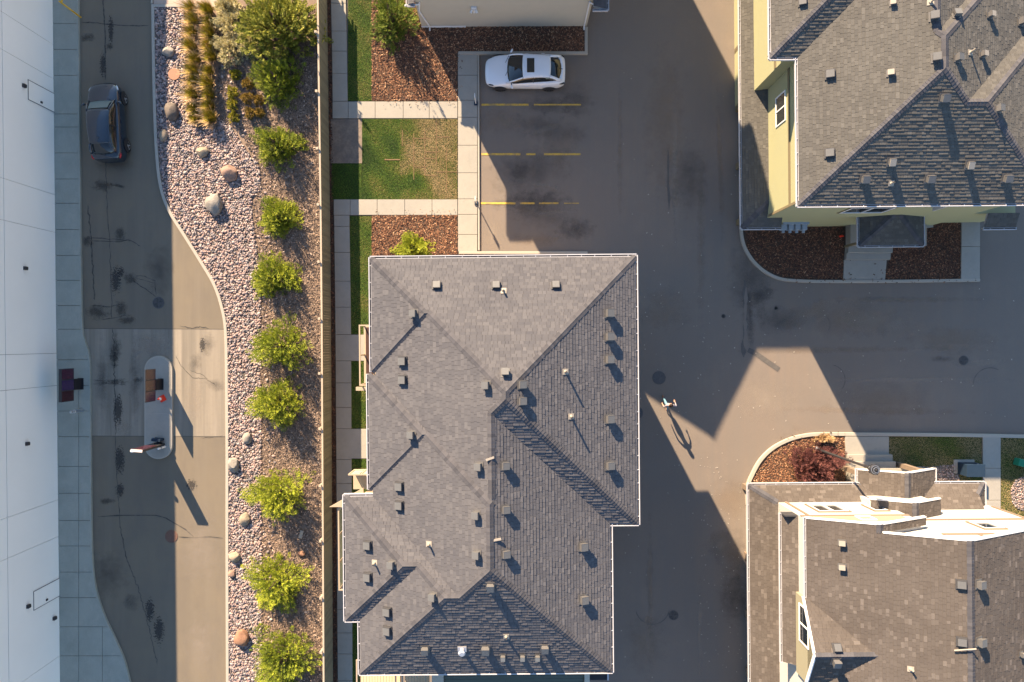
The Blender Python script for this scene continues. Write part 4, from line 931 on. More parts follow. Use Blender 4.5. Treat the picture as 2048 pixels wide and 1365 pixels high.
VN = [(1607,3,'box'),(1662,148,'box',1.15),(1661,306,'box',1.15),(1788,5,'small'),(1783.5,145.6,'small',1.2),(1870.6,31.6,'tall',1.1),(1875,114.6,'tall',1.1),(1914,29,'tall'),(1916,115.5,'tall'),(1981,29,'small',1.2),(1966,108,'small',1.2),
 (1889.6,195,'tall',1.1),(1998,217,'tall'),(1783,323,'small',1.4),(1939.6,329,'small',1.4),(1730,357.6,'tall',1.1),(1860,357,'tall',1.1),(2014.6,356,'tall',1.1),(2043,43,'tall'),(1943,104,'pipe',1,.4),(1784.5,366,'pipe',1,.25),(1863.6,3,'pipe',1,.3)]
add_vents(HN, vN, roofN, VN)
# electric meters below the corner
met = empty('electric_meters', HN.e.location*0+W(1569, 461), label='row of four blue-grey electric meters on the sage wall corner', cat='electric meters')
for i in range(4):
    c = W(1550+13*i, 462); b = MB(); b.box(c.x-.13, c.x+.13, c.y-.16, c.y+.14, .95, 1.35); b.tube([(c.x, c.y-.16, 1.15), (c.x, c.y-.3, 1.15)], .08, 10); b.build('meter', M['meter'], met, off=met.location)
a, c = W(1544, 458), W(1594, 458); b = MB(); b.box(a.x, c.x, a.y-.02, a.y+.1, 1.5, 1.6); b.box(a.x, c.x, a.y-.02, a.y+.1, .0, .94); b.build('conduit_frame', M['meter'], met, off=met.location)

# ============================================================ white house (lower right)
HS = House('white_house', .45, (18.5, -14), 'white sided gabled house with brown shingle roof, lower right')
sl = .44; E3 = 7.25
XR = 18.88; X1 = 2*XR-13.15; XB = 15.85; YM = -8.42; YF = -8.08; XB1 = 2*XB-13.15; zr = E3+sl*(XR-13.15); zb = E3+sl*(XB-13.15); ZG = .53*2.13
vS1 = [gab_y(13.15, X1, -30, YM, E3, sl), gab_y(13.15, XB1, -9.4, YF, E3, sl), gab_x(13.05, 20, -15.9, -11.64, E3, .53)]
roofW = make_roof(HS, vS1, M['shingle_se'], 33, tabw=(.14, .30), light=.86)
gutter(HS, [(13.04, -8.2), (13.04, -11.45)], E3, roofW) if False else gutter(HS, [(13.15, YF), (13.15, -11.6)], E3, roofW)
gutter(HS, [(13.15, -16.0), (13.15, -30)], E3, roofW)
def rake(pts, m=M['white'], w_=.05, h=.18, parent=None):
    for (x0, y0, z0), (x1, y1, z1) in zip(pts[:-1], pts[1:]):
        b = MB(); d = Vector((x1-x0, y1-y0, 0)).normalized(); n = Vector((-d.y, d.x, 0))*w_
        p = [(x0, y0, z0-h), (x1, y1, z1-h), (x1, y1, z1+.035), (x0, y0, z0+.035)]; q = [(a+n.x, b_+n.y, c_) for a, b_, c_ in p]
        b.poly(p); b.poly(q[::-1])
        for i in range(4): j = (i+1) % 4; b.poly([p[j], p[i], q[i], q[j]])
        HS.add(b, 'rake_board', m, roofW)
rake([(XB+.1, YM, E3+sl*(XB+.1-13.15)), (XR, YM, zr), (X1, YM, E3)])
rake([(13.15, YF, E3), (XB, YF, zb), (XB1, YF, E3)])
rake([(13.05, -11.64, E3), (13.05, -13.77, E3+ZG), (13.05, -15.9, E3)], w_=-.05)
# walls: bay in front, main behind
def gable_wall(x0, x1, y, z0, e, xr, zr_, m, name='wall', t=.12):
    b = MB(); p = [(x0, y, z0), (x1, y, z0), (x1, y, e), (xr, y, zr_), (x0, y, e)]; q = [(a, y-t, c) for a, _, c in p]
    b.poly(p[::-1]); b.poly(q)
    for i in range(5): j = (i+1) % 5; b.poly([p[i], p[j], q[j], q[i]])
    HS.add(b, name, m)
gable_wall(13.35, X1-.25, -8.62, 0, E3-.06, XR, zr-.16, M['se_white'])
gable_wall(13.352, XB1-.2, -8.25, 0, E3-.06, XB, zb-.16, M['se_white'], t=.36)
b = MB(); b.prism([(13.35, -29.5), (X1-.3, -29.5), (X1-.3, -8.75), (13.35, -8.75)], 0, E3-.1); HS.add(b, 'wall', M['se_white'])
b = MB(); b.prism([(13.20, -15.6), (13.349, -15.6), (13.349, -11.85), (13.20, -11.85)], 5.95, E3-.05); HS.add(b, 'wall', M['se_beige'])
b = MB(); p = [(13.2, -15.6, E3-.05), (13.2, -11.85, E3-.05), (13.2, -13.77, E3+ZG-.14)]; b.poly(p[::-1]); b.poly(p); HS.add(b, 'gable_wall', M['se_beige'])
# trims and belts on the north wall
fa, fc = (XB1-.2, -8.25), (13.35, -8.25); ma, mc = (X1-.25, -8.62), (XB1-.2, -8.62)
def belt(a, c, z0, z1, m=None, u0=0, u1=None, nm='belt_board', pr=.05):
    L_ = math.hypot(a[0]-c[0], a[1]-c[1]); b = MB(); b.box(u0, L_ if u1 is None else u1, .003, pr, z0, z1, 0, wall_frame(a, c)); HS.add(b, nm, m or M['se_tan'])
belt(fa, fc, 6.15, 6.32); belt(ma, mc, 5.6, 5.76); belt(ma, mc, 8.0, 8.15, u0=2.4, u1=5.6); 
for u in (4.62,): belt(fa, fc, 3.5, 7.4, u0=u-.06, u1=u+.06, nm='corner_board', pr=.055)
belt(ma, mc, 3.3, 7.5, u0=0, u1=.12, nm='corner_board', pr=.055); belt(ma, mc, 8.16, 8.9, u0=4.0, u1=4.1, nm='trim_board', pr=.045); belt(ma, mc, 8.16, 8.5, u0=2.8, u1=2.9, nm='trim_board', pr=.046)
b = MB(); b.box(.4, 4.9, .004, .03, 6.33, 7.15, 0, wall_frame(fa, fc)); HS.add(b, 'upper_siding', M['se_beige'])
window(HS, fa, fc, 2.4, 3.8, 4.1, 5.5, trim=M['se_tan'], proud=.07); window(HS, fa, fc, .5, 1.1, 4.3, 5.4, mull=None, trim=M['se_tan'], proud=.07); window(HS, fa, fc, 1.9, 2.6, 6.42, 7.1, mull=None, proud=.07)
window(HS, ma, mc, 2.3, 3.2, 6.2, 7.3, mull=None, trim=M['se_tan'], proud=.07)
# mid-level gabled bay roof
vB = [gab_y(17.35, 20.75, -8.45, -7.83, 4.80, .50)]; vB[0]['r'] = (17.35, 20.75, -8.6, -7.83); roofB = make_roof(HS, vB, M['shingle_se'], 35, name='bay_roof', tabw=(.14, .32))
b = MB(); b.prism([(17.55, -8.44), (20.55, -8.6), (20.55, -7.98), (17.55, -7.98)], 2.9, 4.78, bottom=True); HS.add(b, 'bay_wall', M['se_white'])
b = MB(); p = [(17.55, -7.975, 4.78), (20.55, -7.975, 4.78), (19.05, -7.975, 5.52)]; b.poly(p[::-1]); HS.add(b, 'bay_gable', M['se_white'])
rake_p = [(17.35, -7.83, 4.80), (19.05, -7.83, 5.65), (20.75, -7.83, 4.80)]; rake(rake_p)
# lower pent roofs west and north, second pent strip west, porch gable
p3 = .41; vL = [dict(pl=[(p3, 0, 3-p3*12.07)], r=(12.07, 13.349, -30, -8.24)), dict(pl=[(p3, 0, 3-p3*12.07), (0, -p3*1.6, 3-p3*1.6*7.47)], r=(12.07, 13.349, -8.24, -7.47)), dict(pl=[(0, -p3*1.6, 3-p3*1.6*7.47)], r=(13.349, 23.6, -8.6, -7.47)),
      dict(pl=[(0, -p3*1.6, 3-p3*1.6*7.47), (-p3*1.6, 0, 3+p3*1.6*24.1)], r=(23.6, 24.1, -9.5, -7.47)), gab_y(17.67, 21.6, -8.5, -6.74, 2.95, .54)]
roofL = make_roof(HS, vL, M['shingle_se'], 36, name='lower_roof', tabw=(.14, .32), caps=True)
gutter(HS, [(12.07, -7.47), (12.07, -30)], 3.0, roofL); gutter(HS, [(17.67, -7.47), (12.07, -7.47)], 3.0, roofL); gutter(HS, [(24.1, -7.47), (21.6, -7.47)], 3.0, roofL); gutter(HS, [(24.1, -9.5), (24.1, -7.47)], 3.0, roofL)
gutter(HS, [(17.67, -6.74), (17.67, -7.45)], 2.95, roofL); gutter(HS, [(21.6, -7.45), (21.6, -6.74)], 2.95, roofL)
rake([(17.67, -6.74, 2.95), (19.635, -6.74, 4.01), (21.6, -6.74, 2.95)])
for x in (17.9, 21.3): b = MB(); b.box(x-.12, x+.12, -7.1, -6.86, 0.05, 2.85); HS.add(b, 'porch_post', M['se_tan'])
b = MB(); b.box(12.72, 13.0, -8.29, -8.0, 0, 2.95); HS.add(b, 'corner_post', M['se_tan'])
for y_ in (-12, -15.2, -18.4):
    b = MB(); b.box(12.80, 12.915, y_-.2, y_+.2, 0, 2.88); HS.add(b, 'pilaster', M['se_tan'])
b = MB(); b.prism([(12.92, -29.5), (13.348, -29.5), (13.348, -8.3), (12.92, -8.3)], 0, 2.9); HS.add(b, 'garage_wall', M['se_white'])
vM = [dict(pl=[(.8, 0, 5.45-.8*12.75)], r=(12.75, 13.348, -15.35, -8.30))]
roofM = make_roof(HS, vM, M['shingle_se'], 37, name='mid_roof', tabw=(.14, .32), caps=False); gutter(HS, [(12.75, -8.35), (12.75, -15.35)], 5.45, roofM)
b = MB(); b.box(12.75, 13.348, -8.345, -8.28, 5.25, 5.9); HS.add(b, 'end_board', M['vent_dark'])
Mx = wall_frame((13.2, -11.85), (13.2, -15.6)); window(HS, (13.2, -11.85), (13.2, -15.6), .35, 2.1, 6.35, 7.35, mull='v')
VS = [(1686,1086.5,'small',1.2),(1686,1134.7,'small',1.2),(1925,1170,'box',1.1),(1958.6,1169.7,'tall',1.1),(1926,1285,'box',1.1),(1960,1285,'tall',1.1),(1675,1298,'box',1.05),(1672.8,1324.5,'tall',1.1),(1823.7,1340.5,'pipe',1,.3),(2044,1310,'small')]
add_vents(HS, vS1, roofW, VS)
xa, ya, ea_ = on_roof(HS, vS1, 1908, 1301); xb, yb, eb_ = on_roof(HS, vS1, 1949, 1296)
b = MB(); b.tube([(xa, ya, ea_[0]+.12), (xb, yb, max(ea_[0], eb_[0])+.22)], .03, 8); HS.add(b, 'conduit', M['flash'], roofW)

# ============================================================ cream house (top, mostly out of frame)
HT = House('cream_house', .3, (-.4, 21), 'cream lap-sided house with one plain wall facing the parking stalls')
def g2(px, py): return HT.L(px, py, 0)
xw, yw = g2(844, 55); xe, _ = g2(1173, 55)
inset([(xw, xe, yw, yw+13)], 'wall', 0, 9.6, M['siding_n'], HT)
siding(HT, (xe, yw), (xw, yw), 0.02, 9.5, M['siding_n'], 'siding') if False else siding(HT, (xw, yw), (xe, yw), 0.02, 9.5, M['siding_n'], 'lap_siding')
siding(HT, (xe, yw), (xe, yw+13), 0.02, 9.5, M['siding_n'], 'lap_siding')
vT = [gab_y(xw-.4, xe+.4, yw-.5, yw+13, 9.7, .55), gab_x(xw, (1214-1024)/S, yw+1.2, yw+7.3, 10.6, .55)]  # second volume: unseen cross gable, added for its shadow edge on the road
roofT = make_roof(HT, vT, M['shingle_c'], 44, row=.2, tabw=(.3, .6))
b = MB(); mid = (xw+xe)/2; p = [(xw, yw+.002, 9.6), (xe, yw+.002, 9.6), (mid, yw+.002, 9.7+.55*(xe-mid))]; b.poly(p); HT.add(b, 'gable_wall', M['siding_n'])
xg = (1214-1024)/S
b = MB(); b.prism([(xe, yw+1.5), (xg-.3, yw+1.5), (xg-.3, yw+7), (xe, yw+7)], 2.6, 10.5, bottom=True); HT.add(b, 'wall', M['siding_n'])  # body under the added cross gable, out of frame
b = MB(); b.prism([(xe+.03, yw+1.8), (xg-.5, yw+1.8), (xg-.5, yw+13), (xe+.03, yw+13)], 0, 2.59); HT.add(b, 'garage_wall', M['siding_n'])
ye = yw+1.5+2.75; b = MB(); p = [(xg-.31, yw+1.5, 10.5), (xg-.31, yw+7, 10.5), (xg-.31, ye, 10.5+.55*2.75)]; b.poly(p); HT.add(b, 'gable_wall', M['siding_n'])
vTe = [dict(pl=[(0, P4, 6.4-P4*(yw-.35)), (P4, 0, 6.4-P4*(xw-1.2))], r=(xw-1.2, xw+.0, yw-.35, yw+12))]  # eave out of frame, shaped so its shadow bounds the sunlit stalls
roofTe = make_roof(HT, vTe, M['shingle_c'], 45, name='unseen_pent_roof', caps=False)
# low side roofs seen at the top edge
xl, yl = HT.L(816, 9, 3.0)
vTp = [dict(pl=[(P4, 0, 3.0-P4*xl)], r=(xl, xw, yl, yl+9))]
roofTp = make_roof(HT, vTp, M['shingle_c'], 46, name='side_roof', caps=False); gutter(HT, [(xl, yl+9), (xl, yl)], 3.0, roofTp); gutter(HT, [(xl, yl), (xw-.02, yl)], 3.0, roofTp)
xr, yr = HT.L(1214, 18, 3.0)
vTq = [dict(pl=[(-P4, 0, 3.0+P4*xr)], r=(xe, xr, yr, yr+9))]
roofTq = make_roof(HT, vTq, M['shingle_c'], 47, name='side_roof', caps=False); gutter(HT, [(xe+.05, yr), (xr, yr)], 3.0, roofTq); gutter(HT, [(xr, yr), (xr, yr+9)], 3.0, roofTq)
b = MB(); b.tube([(xw+.25, yw-.07, 2.9), (xw+.12, yw-.07, 2.0), (xw+.45, yw-.06, .2), (xw+.45, yw-.25, .12)], .045, 8); HT.add(b, 'downspout', M['white'])
b = MB(); b.tube([(xw-.5, yl-.05, 2.95), (xw+.22, yw-.08, 2.75)], .045, 8); HT.add(b, 'downspout', M['white'])
b = MB(); b.tube([(xe-.15, yw-.07, 2.9), (xe-.15, yw-.07, .15), (xe-.15, yw-.25, .12)], .045, 8); b.tube([(xe-.15, yw-.07, 2.85), (xr-.25, yr+.05, 2.9)], .04, 8); HT.add(b, 'downspout', M['white'])
b = MB(); b.box(xw, xw+2.45, yw-.06, yw-.028, .02, .22); HT.add(b, 'base_trim', M['white'])
b = MB(); cx, cy = HT.L(948, 17, 2.2); b.box(cx-.14, cx+.14, yw-.12, yw-.028, 2.25, 2.4); b.tube([(cx-.1, yw-.15, 2.3), (cx-.18, yw-.3, 2.25)], [.05, .07], 8); b.tube([(cx+.1, yw-.15, 2.3), (cx+.16, yw-.3, 2.25)], [.05, .07], 8); b.tube([(cx, yw-.12, 2.25), (cx, yw-.16, 2.0)], .05, 8)
HT.add(b, 'wall_light', M['white'])

# ============================================================ white building at the left edge
BW = empty('commercial_building', W(60, 700), label='long white panelled commercial building along the left edge', cat='building')
def wpt(y): return W(wallx(y), y)
Hh = 6.9
a0, a1 = wpt(-500), wpt(1900)
b = MB(); b.prism([(a0.x-.06, a0.y), (a1.x-.06, a1.y), (a1.x-25, a1.y), (a0.x-25, a0.y)], 0, Hh-.05); b.build('wall', M['reveal'], BW, off=BW.location)
jy = [-500, -250, -170, 92, 160, 391, 466, 707, 771, 999, 1072, 1310, 1385, 1620, 1900]
for y0, y1 in zip(jy[:-1], jy[1:]):
    for z0, z1 in ((0, 3.93), (3.96, Hh)):
        p, q = wpt(y0+.35), wpt(y1-.35); b = MB(); b.prism([(p.x, p.y), (q.x, q.y), (q.x-.055, q.y), (p.x-.055, p.y)], z0, z1); b.build('wall_panel', M['wallwhite'], BW, off=BW.location)
p, q = wpt(-500), wpt(1900); b = MB(); b.prism([(p.x+.03, p.y), (q.x+.03, q.y), (q.x-.3, q.y), (p.x-.3, p.y)], Hh, Hh+.06); b.build('parapet_cap', M['white'], BW, off=BW.location)
def on_wall(px, z):     # y pixel of a wall point from image position is solved along the wall plane
    pass
for y in (190, 226): pass
def wdoor(y0, y1):
    p, q = wpt(y0), wpt(y1); d = empty('door', ((p.x+q.x)/2, (p.y+q.y)/2, 0)); d.parent = BW; d.location = d.location-BW.location
    of = (p+q)/2
    b = MB(); b.prism([(p.x+.004, p.y), (q.x+.004, q.y), (q.x+.02, q.y), (p.x+.02, p.y)], .14, 2.14); b.build('door_leaf', M['wallwhite'], d, off=of)
    b = MB(); e = .03
    b.prism([(p.x+.002, p.y+e), (p.x+.002, p.y), (p.x+.03, p.y), (p.x+.03, p.y+e)], .14, 2.17); b.prism([(q.x+.002, q.y), (q.x+.002, q.y-e), (q.x+.03, q.y-e), (q.x+.03, q.y)], .14, 2.17); b.prism([(p.x+.002, p.y), (q.x+.002, q.y), (q.x+.028, q.y), (p.x+.028, p.y)], 2.142, 2.17)
    b.build('door_frame', M['reveal'], d, off=of)
    b = MB(); yy = q.y+.12; b.box(q.x+.02, q.x+.07, yy, yy+.1, 1.12, 1.24); b.build('door_handle', M['blackmetal'], d, off=of)
wdoor(190, 226); wdoor(1156, 1190)
for i, (px, py, zz_) in enumerate(((43, 172, 2.5), (50, 537, 2.55), (52, 888, 2.55), (54, 1213, 2.6), (108, 1237, .6))):
    z = zz_
    yb_ = 682.5+(py-682.5)*(H-z)/H; p = wpt(yb_); b = MB(); b.box(p.x+.001, p.x+.12, p.y-.09, p.y+.09, z-.1, z+.1); b.box(p.x+.12, p.x+.16, p.y-.06, p.y+.06, z-.06, z+.1)
    b.build('wall_light', M['blackmetal'], BW, off=BW.location)
# ============================================================ fence
fxl = pw([(-80, 652.2), (0, 653.3), (460, 659.6), (650, 661.4), (1365, 665.2), (1450, 665.6)])                         # centre line of the fence on the ground (px)
fn = empty('fence', W(fxl(700), 700), label='long tan board fence running up the middle of the picture', cat='fence'); FH = 1.86
pm = None; rr = random.Random(9)
y = -40.0; k_ = 0; hs_ = [W(fxl(0), 0), W(fxl(1365), 1365)]; fang = math.atan2(hs_[1].y-hs_[0].y, hs_[1].x-hs_[0].x)+math.pi/2
pb = MB(); pb.box(-.012, .012, -.066, .066, .04, FH-.06); pme = None
while y < 1400:
    p = W(fxl(y), y)
    if pme is None: o = pb.build('board', M['fence'], fn); pme = o.data; pb2 = pme.copy(); pb2.materials.clear(); pb2.materials.append(M['fence_dark'])
    else: o = link('board', pme if rr.random() < .62 else pb2, fn)
    o.location = (p.x-fn.location.x+.03+rr.uniform(-.004, .004), p.y-fn.location.y, rr.uniform(-.008, .008)); o.rotation_euler = (0, 0, fang+rr.uniform(-.02, .02)); y += 5.12; k_ += 1
for nm, dz, dx0, dx1, m in (('rail', .35, -.03, .012, 'fence'), ('rail', 1.05, -.03, .012, 'fence'), ('rail', FH-.25, -.03, .012, 'fence'), ('cap_rail', FH-.058, -.035, .055, 'fence_cap')):
    b = MB(); Y_ = (-60, 230, 460, 650, 1000, 1420); Q = [W(fxl(y_), y_) for y_ in Y_]
    b.prism([(q.x+dx0, q.y) for q in Q]+[(q.x+dx1, q.y) for q in Q[::-1]], dz, dz+(.09 if nm == 'rail' else .04), bottom=True); b.build(nm, M[m], fn, off=fn.location)
for yi in (-50, 61, 180, 295, 408, 523, 637.5, 747.6, 858.7, 973.5, 1084.5, 1199, 1308, 1420):
    yg = 682.5+(yi-682.5)*.945; p = W(fxl(yg), yg); b = MB(); b.box(p.x-.15, p.x-.055, p.y-.05, p.y+.05, 0, FH+.05); b.box(p.x-.165, p.x-.04, p.y-.065, p.y+.065, FH+.05, FH+.09); b.build('fence_post', M['fence_cap'], fn, off=fn.location)

# ============================================================ cars
def loft(b, secs, m=0, close=True):
    """secs: list of rings (same count)"""
    n0 = len(b.v); N = len(secs[0])
    for s_ in secs:
        for p in s_: b.v.append(tuple(p)); b.c.append(.5)
    for i in range(len(secs)-1):
        for j in range(N-1): b.f.append((n0+i*N+j, n0+i*N+j+1, n0+(i+1)*N+j+1, n0+(i+1)*N+j)); b.m.append(m)
    if close:
        b.f.append(tuple(n0+j for j in range(N))[::-1]); b.m.append(m); b.f.append(tuple(n0+(len(secs)-1)*N+j for j in range(N))); b.m.append(m)
def interp(T, t):
    for (a, *va), (c, *vc) in zip(T[:-1], T[1:]):
        if a <= t <= c: f = (t-a)/(c-a) if c > a else 0; f = f; return [x+(y-x)*f for x, y in zip(va, vc)]
    return list(T[-1][1:])
def subsurf(o, n=2):
    m_ = o.modifiers.new('s', 'SUBSURF'); m_.levels = n; m_.render_levels = n
def car(name, label, loc, head, L, wd, ht, paint, kind):
    """local +x is the nose"""
    root = empty(name, loc, head, label, 'car'); P = M
    hw = wd/2; tx = lambda t: L/2-t*L
    if kind == 'hatch':
        T = [(0, .60, .52), (.012, .70, .60), (.035, .80, .66), (.08, .885, .73), (.16, .95, .82), (.26, .975, .92), (.38, .985, .95), (.55, .99, .97), (.75, 1.0, 1.0), (.88, .965, 1.02), (.95, .90, 1.0), (.985, .80, .92), (1, .70, .78)]
        G = [(.262, .85, .83, .90), (.34, .84, .78, 1.13), (.455, .82, .70, 1.37), (.54, .80, .66, 1.43), (.67, .78, .63, 1.43), (.80, .77, .61, 1.36), (.88, .76, .60, 1.20), (.965, .74, .66, .98)]
        roof_t = (.465, .81); sunroof = True
    else:
        T = [(0, .56, .60), (.015, .68, .72), (.04, .80, .82), (.09, .90, .90), (.16, .955, .96), (.25, .98, 1.02), (.38, .985, 1.04), (.55, .99, 1.05), (.78, .985, 1.06), (.90, .95, 1.07), (.96, .88, 1.04), (.99, .78, .94), (1, .70, .80)]
        G = [(.245, .80, .78, 1.0), (.32, .79, .70, 1.28), (.40, .78, .65, 1.48), (.50, .77, .63, 1.56), (.65, .76, .61, 1.57), (.82, .74, .58, 1.50), (.89, .72, .55, 1.36), (.955, .67, .58, 1.06)]
        roof_t = (.40, .835); sunroof = False
    secs = []
    for t in [0, .012, .035, .06, .09, .13, .18, .24, .3, .38, .46, .55, .65, .75, .83, .89, .94, .97, .99, 1]:
        w_, d = interp(T, t); w_ *= hw; x = tx(t)
        prof = [(w_*.86, .20), (w_*.97, .30), (w_*1.0, .52), (w_*.995, min(.72, d*.86)), (w_*.93, d*.95), (w_*.80, d*.99), (w_*.5, d+.015), (0, d+.025)]
        bow = .10*L/4.4 if t < .1 else (.05 if t > .93 else 0)     # rounded ends
        ring = [(x-bow*(yy/hw)**2*(1 if t < .5 else -1), yy, zz_) for yy, zz_ in prof]+[(x-bow*(yy/hw)**2*(1 if t < .5 else -1), -yy, zz_) for yy, zz_ in prof[-2::-1]]
        secs.append(ring)
    b = MB(); loft(b, secs); body = b.build('body', paint, root, smooth=True); subsurf(body, 1)
    # glasshouse
    secs = []
    for t, wb, wt, z in G:
        x = tx(t); base = (.9 if kind == 'hatch' else 1.0); wb *= hw; wt *= hw
        if z < base+.06: prof = [(wb, base-.05), (wb*.98, z-.005), (wb*.9, z+.01), (wb*.5, z+.03), (0, z+.035)]
        else: prof = [(wb*1.06, base-.05), (wb*1.04, base+.04), (wt*1.02, z-.06), (wt*.5, z-.005), (0, z)]
        c = .10*(1 if t < .5 else -1)*(1 if t < .44 or t > .84 else 0)
        secs.append([(x-c*(yy/hw)**2, yy, zz_) for yy, zz_ in prof]+[(x-c*(yy/hw)**2, -yy, zz_) for yy, zz_ in prof[-2::-1]])
    b = MB(); loft(b, secs); gl = b.build('windows', M['glass'], root, smooth=True); subsurf(gl, 1)
    # painted roof skin with pillars
    def Gi(t): return interp([(g[0], *g[1:]) for g in G], t)
    secs = []; ts = np.linspace(roof_t[0], roof_t[1], 9)
    for t in ts:
        wb, wt, z = Gi(t); wt *= hw; x = tx(t); c = .09*(1 if t < .5 else -1)*(abs(t-(roof_t[0]+roof_t[1])/2)/(roof_t[1]-roof_t[0])*2)**3
        secs.append([(x-c*(yy/hw)**2, yy, z+dz) for yy, dz in ((wt*1.07, -.075), (wt*1.0, -.028), (wt*.8, .000), (wt*.4, .016), (0, .02), (-wt*.4, .016), (-wt*.8, .0), (-wt*1.0, -.028), (-wt*1.07, -.075))])
    b = MB(); loft(b, secs, close=False); rf = b.build('roof_skin', paint, root, smooth=True); subsurf(rf, 1)
    sm = rf.modifiers.new('t', 'SOLIDIFY'); sm.thickness = .02; sm.offset = -1
    pillars = []
    for s_ in (1, -1):
        for (t0, f0), (t1, f1), r_ in (((G[0][0]+.004, 0), (roof_t[0]+.01, 1), .042), ((.60, .05), (.60, 1), .026), ((G[-1][0]-.03, .1), (roof_t[1]-.01, 1), .075)):
            path = []
            for q in np.linspace(0, 1, 6):
                t = t0+(t1-t0)*q; wb, wt, z = Gi(t); base = .9 if kind == 'hatch' else 1.0; f = f0+(f1-f0)*q
                if r_ == .026: zz_ = base+.02+(z-.06-base)*q; yy = (wb*1.04+(wt*1.02-wb*1.04)*q)*hw
                else: zz_ = min(z-.03, z-.03); yy = (wb*.97+(wt*1.0-wb*.97)*q)*hw
                path.append((tx(t), s_*yy, zz_))
            b = MB(); b.tube(path, r_, 8); o = b.build('pillar', paint if r_ != .026 else M['blackmetal'], root, smooth=True); pillars.append(o)
        # belt trim
    # wheels
    wb_ = L*.60; r = .335 if kind == 'hatch' else .35; fx = L/2-L*.195
    tyre = mat('tyre_rubber', (.02, .02, .02), .8) if 'tyre_rubber' not in bpy.data.materials else bpy.data.materials['tyre_rubber']
    rimm = (mat('dark_rim', (.05, .05, .055), .35, metal=.6) if kind == 'hatch' else mat('silver_rim', (.6, .62, .66), .3, metal=.7))
    for xx in (fx, fx-wb_):
        for s_ in (1, -1):
            w_ = empty('wheel', (xx, s_*(hw-.12), r)); w_.parent = root
            b = MB(); b.tube([(0, -.11, 0), (0, -.09, 0), (0, .09, 0), (0, .11, 0)], [r-.03, r, r, r-.03], 28); b.build('tyre', tyre, w_, smooth=False)
            b = MB(); yo = s_*.112; rad = r*.66
            b.tube([(0, yo-s_*.02, 0), (0, yo-s_*.004, 0)], [rad, rad], 24, 1)
            for q in range(5 if kind != 'hatch' else 7):
                a = q*2*math.pi/(5 if kind != 'hatch' else 7)
                b.box(.03, rad*.93, -.006+yo, .008+yo, -.028, .028, 0, Matrix.Rotation(a, 4, 'Y'))
            b.tube([(0, yo-.004, 0), (0, yo+.012*s_, 0)], .07, 12, 0)
            for q in range(24):
                a0, a1 = q*math.pi/12, (q+1)*math.pi/12
                b.poly([(math.cos(a0)*rad*.9, yo+s_*.009, math.sin(a0)*rad*.9), (math.cos(a0)*rad, yo+s_*.009, math.sin(a0)*rad), (math.cos(a1)*rad, yo+s_*.009, math.sin(a1)*rad), (math.cos(a1)*rad*.9, yo+s_*.009, math.sin(a1)*rad*.9)], 0)
            b.build('rim', [rimm, M['blackmetal']], w_)
            # arch lip: dark well around the wheel
            b = MB(); ar = r+.055; yy0, yy1 = s_*(hw*.90), s_*(hw*.998+.004); n = 18
            ring = [(xx+math.cos(math.pi*q/n)*ar, math.sin(math.pi*q/n)*ar+r-.02) for q in range(n+1)]
            for q in range(n):
                (xa, za), (xb, zb) = ring[q], ring[q+1]; b.poly([(xa, yy1, za), (xb, yy1, zb), (xx, yy1, r-.02)])
            b.build('wheel_arch', M['blackmetal'], root)
    for s_ in (1, -1):     # mirrors, lights, handles
        xm = tx(.335 if kind == 'hatch' else .30); zb = .98 if kind == 'hatch' else 1.06
        b = MB(); 
        bm = bmesh.new(); bmesh.ops.create_uvsphere(bm, u_segments=12, v_segments=8, radius=1)
        for v in bm.verts: v.co = Vector((v.co.x*.07, v.co.y*.12, v.co.z*.075)); v.co.x -= s_*v.co.y*.35
        me = bpy.data.meshes.new('mirror'); bm.to_mesh(me); bm.free(); me.materials.append(paint); me.polygons.foreach_set('use_smooth', [True]*len(me.polygons))
        o = link('mirror', me, root, (xm, s_*(hw+.075), zb))
        b.tube([(xm+.02, s_*(hw*.86), zb-.06), (xm+.01, s_*(hw+.02), zb-.03)], .025, 6); b.build('mirror_arm', M['blackmetal'], root)
        b = MB(); t0 = .03; pts = []
        for t in (.035, .06, .09, .125): w_, d = interp(T, t); pts.append((tx(t)-.06, s_*w_*hw*.93, d*.86))
        b.tube(pts, [.03, .055, .05, .015], 8); b.build('headlight', (M['blackmetal'] if kind == 'hatch' else M['glass_light']), root, smooth=True)
        b = MB(); pts = []
        for t in (.925, .955, .98): w_, d = interp(T, t); pts.append((tx(t)+.01, s_*w_*hw*.95, d*.86))
        b.tube(pts, [.02, .05, .045], 8); b.build('tail_light', (M['glass'] if kind == 'hatch' else M['tail']), root, smooth=True)
        for t in (.52, .72):
            b = MB(); w_, d = interp(T, t); b.box(tx(t)-.09, tx(t)+.09, s_*w_*hw*.985 if s_ > 0 else s_*w_*hw*.985-.03, (s_*w_*hw*.985+.03) if s_ > 0 else s_*w_*hw*.985, d*.80, d*.80+.025); b.build('door_handle', paint, root)
    if sunroof:
        b = MB(); wb, wt, z = Gi(.53); q = [(tx(.52), -.37), (tx(.52), .37), (tx(.61), .37), (tx(.61), -.37)]
        b.prism([(q[0][0]-.02, -.38), (q[0][0]+.0, -.36), (q[0][0]+.0, .36), (q[0][0]-.02, .38), (q[2][0]+.02, .38), (q[2][0], .36), (q[2][0], -.36), (q[2][0]+.02, -.38)][::-1], z-.03, z+.048); b.build('sunroof', M['glass'], root)
    else:
        secs = []
        for t in np.linspace(.268, .385, 6):
            wb, wt, z = Gi(t); yy_ = wt*hw*.86; c = .10*(1-(t-.25)/.2)
            secs.append([(tx(t)-c*(q*yy_/hw)**2, q*yy_, z+.022-.02*q*q) for q in (-1, -.6, 0, .6, 1)])
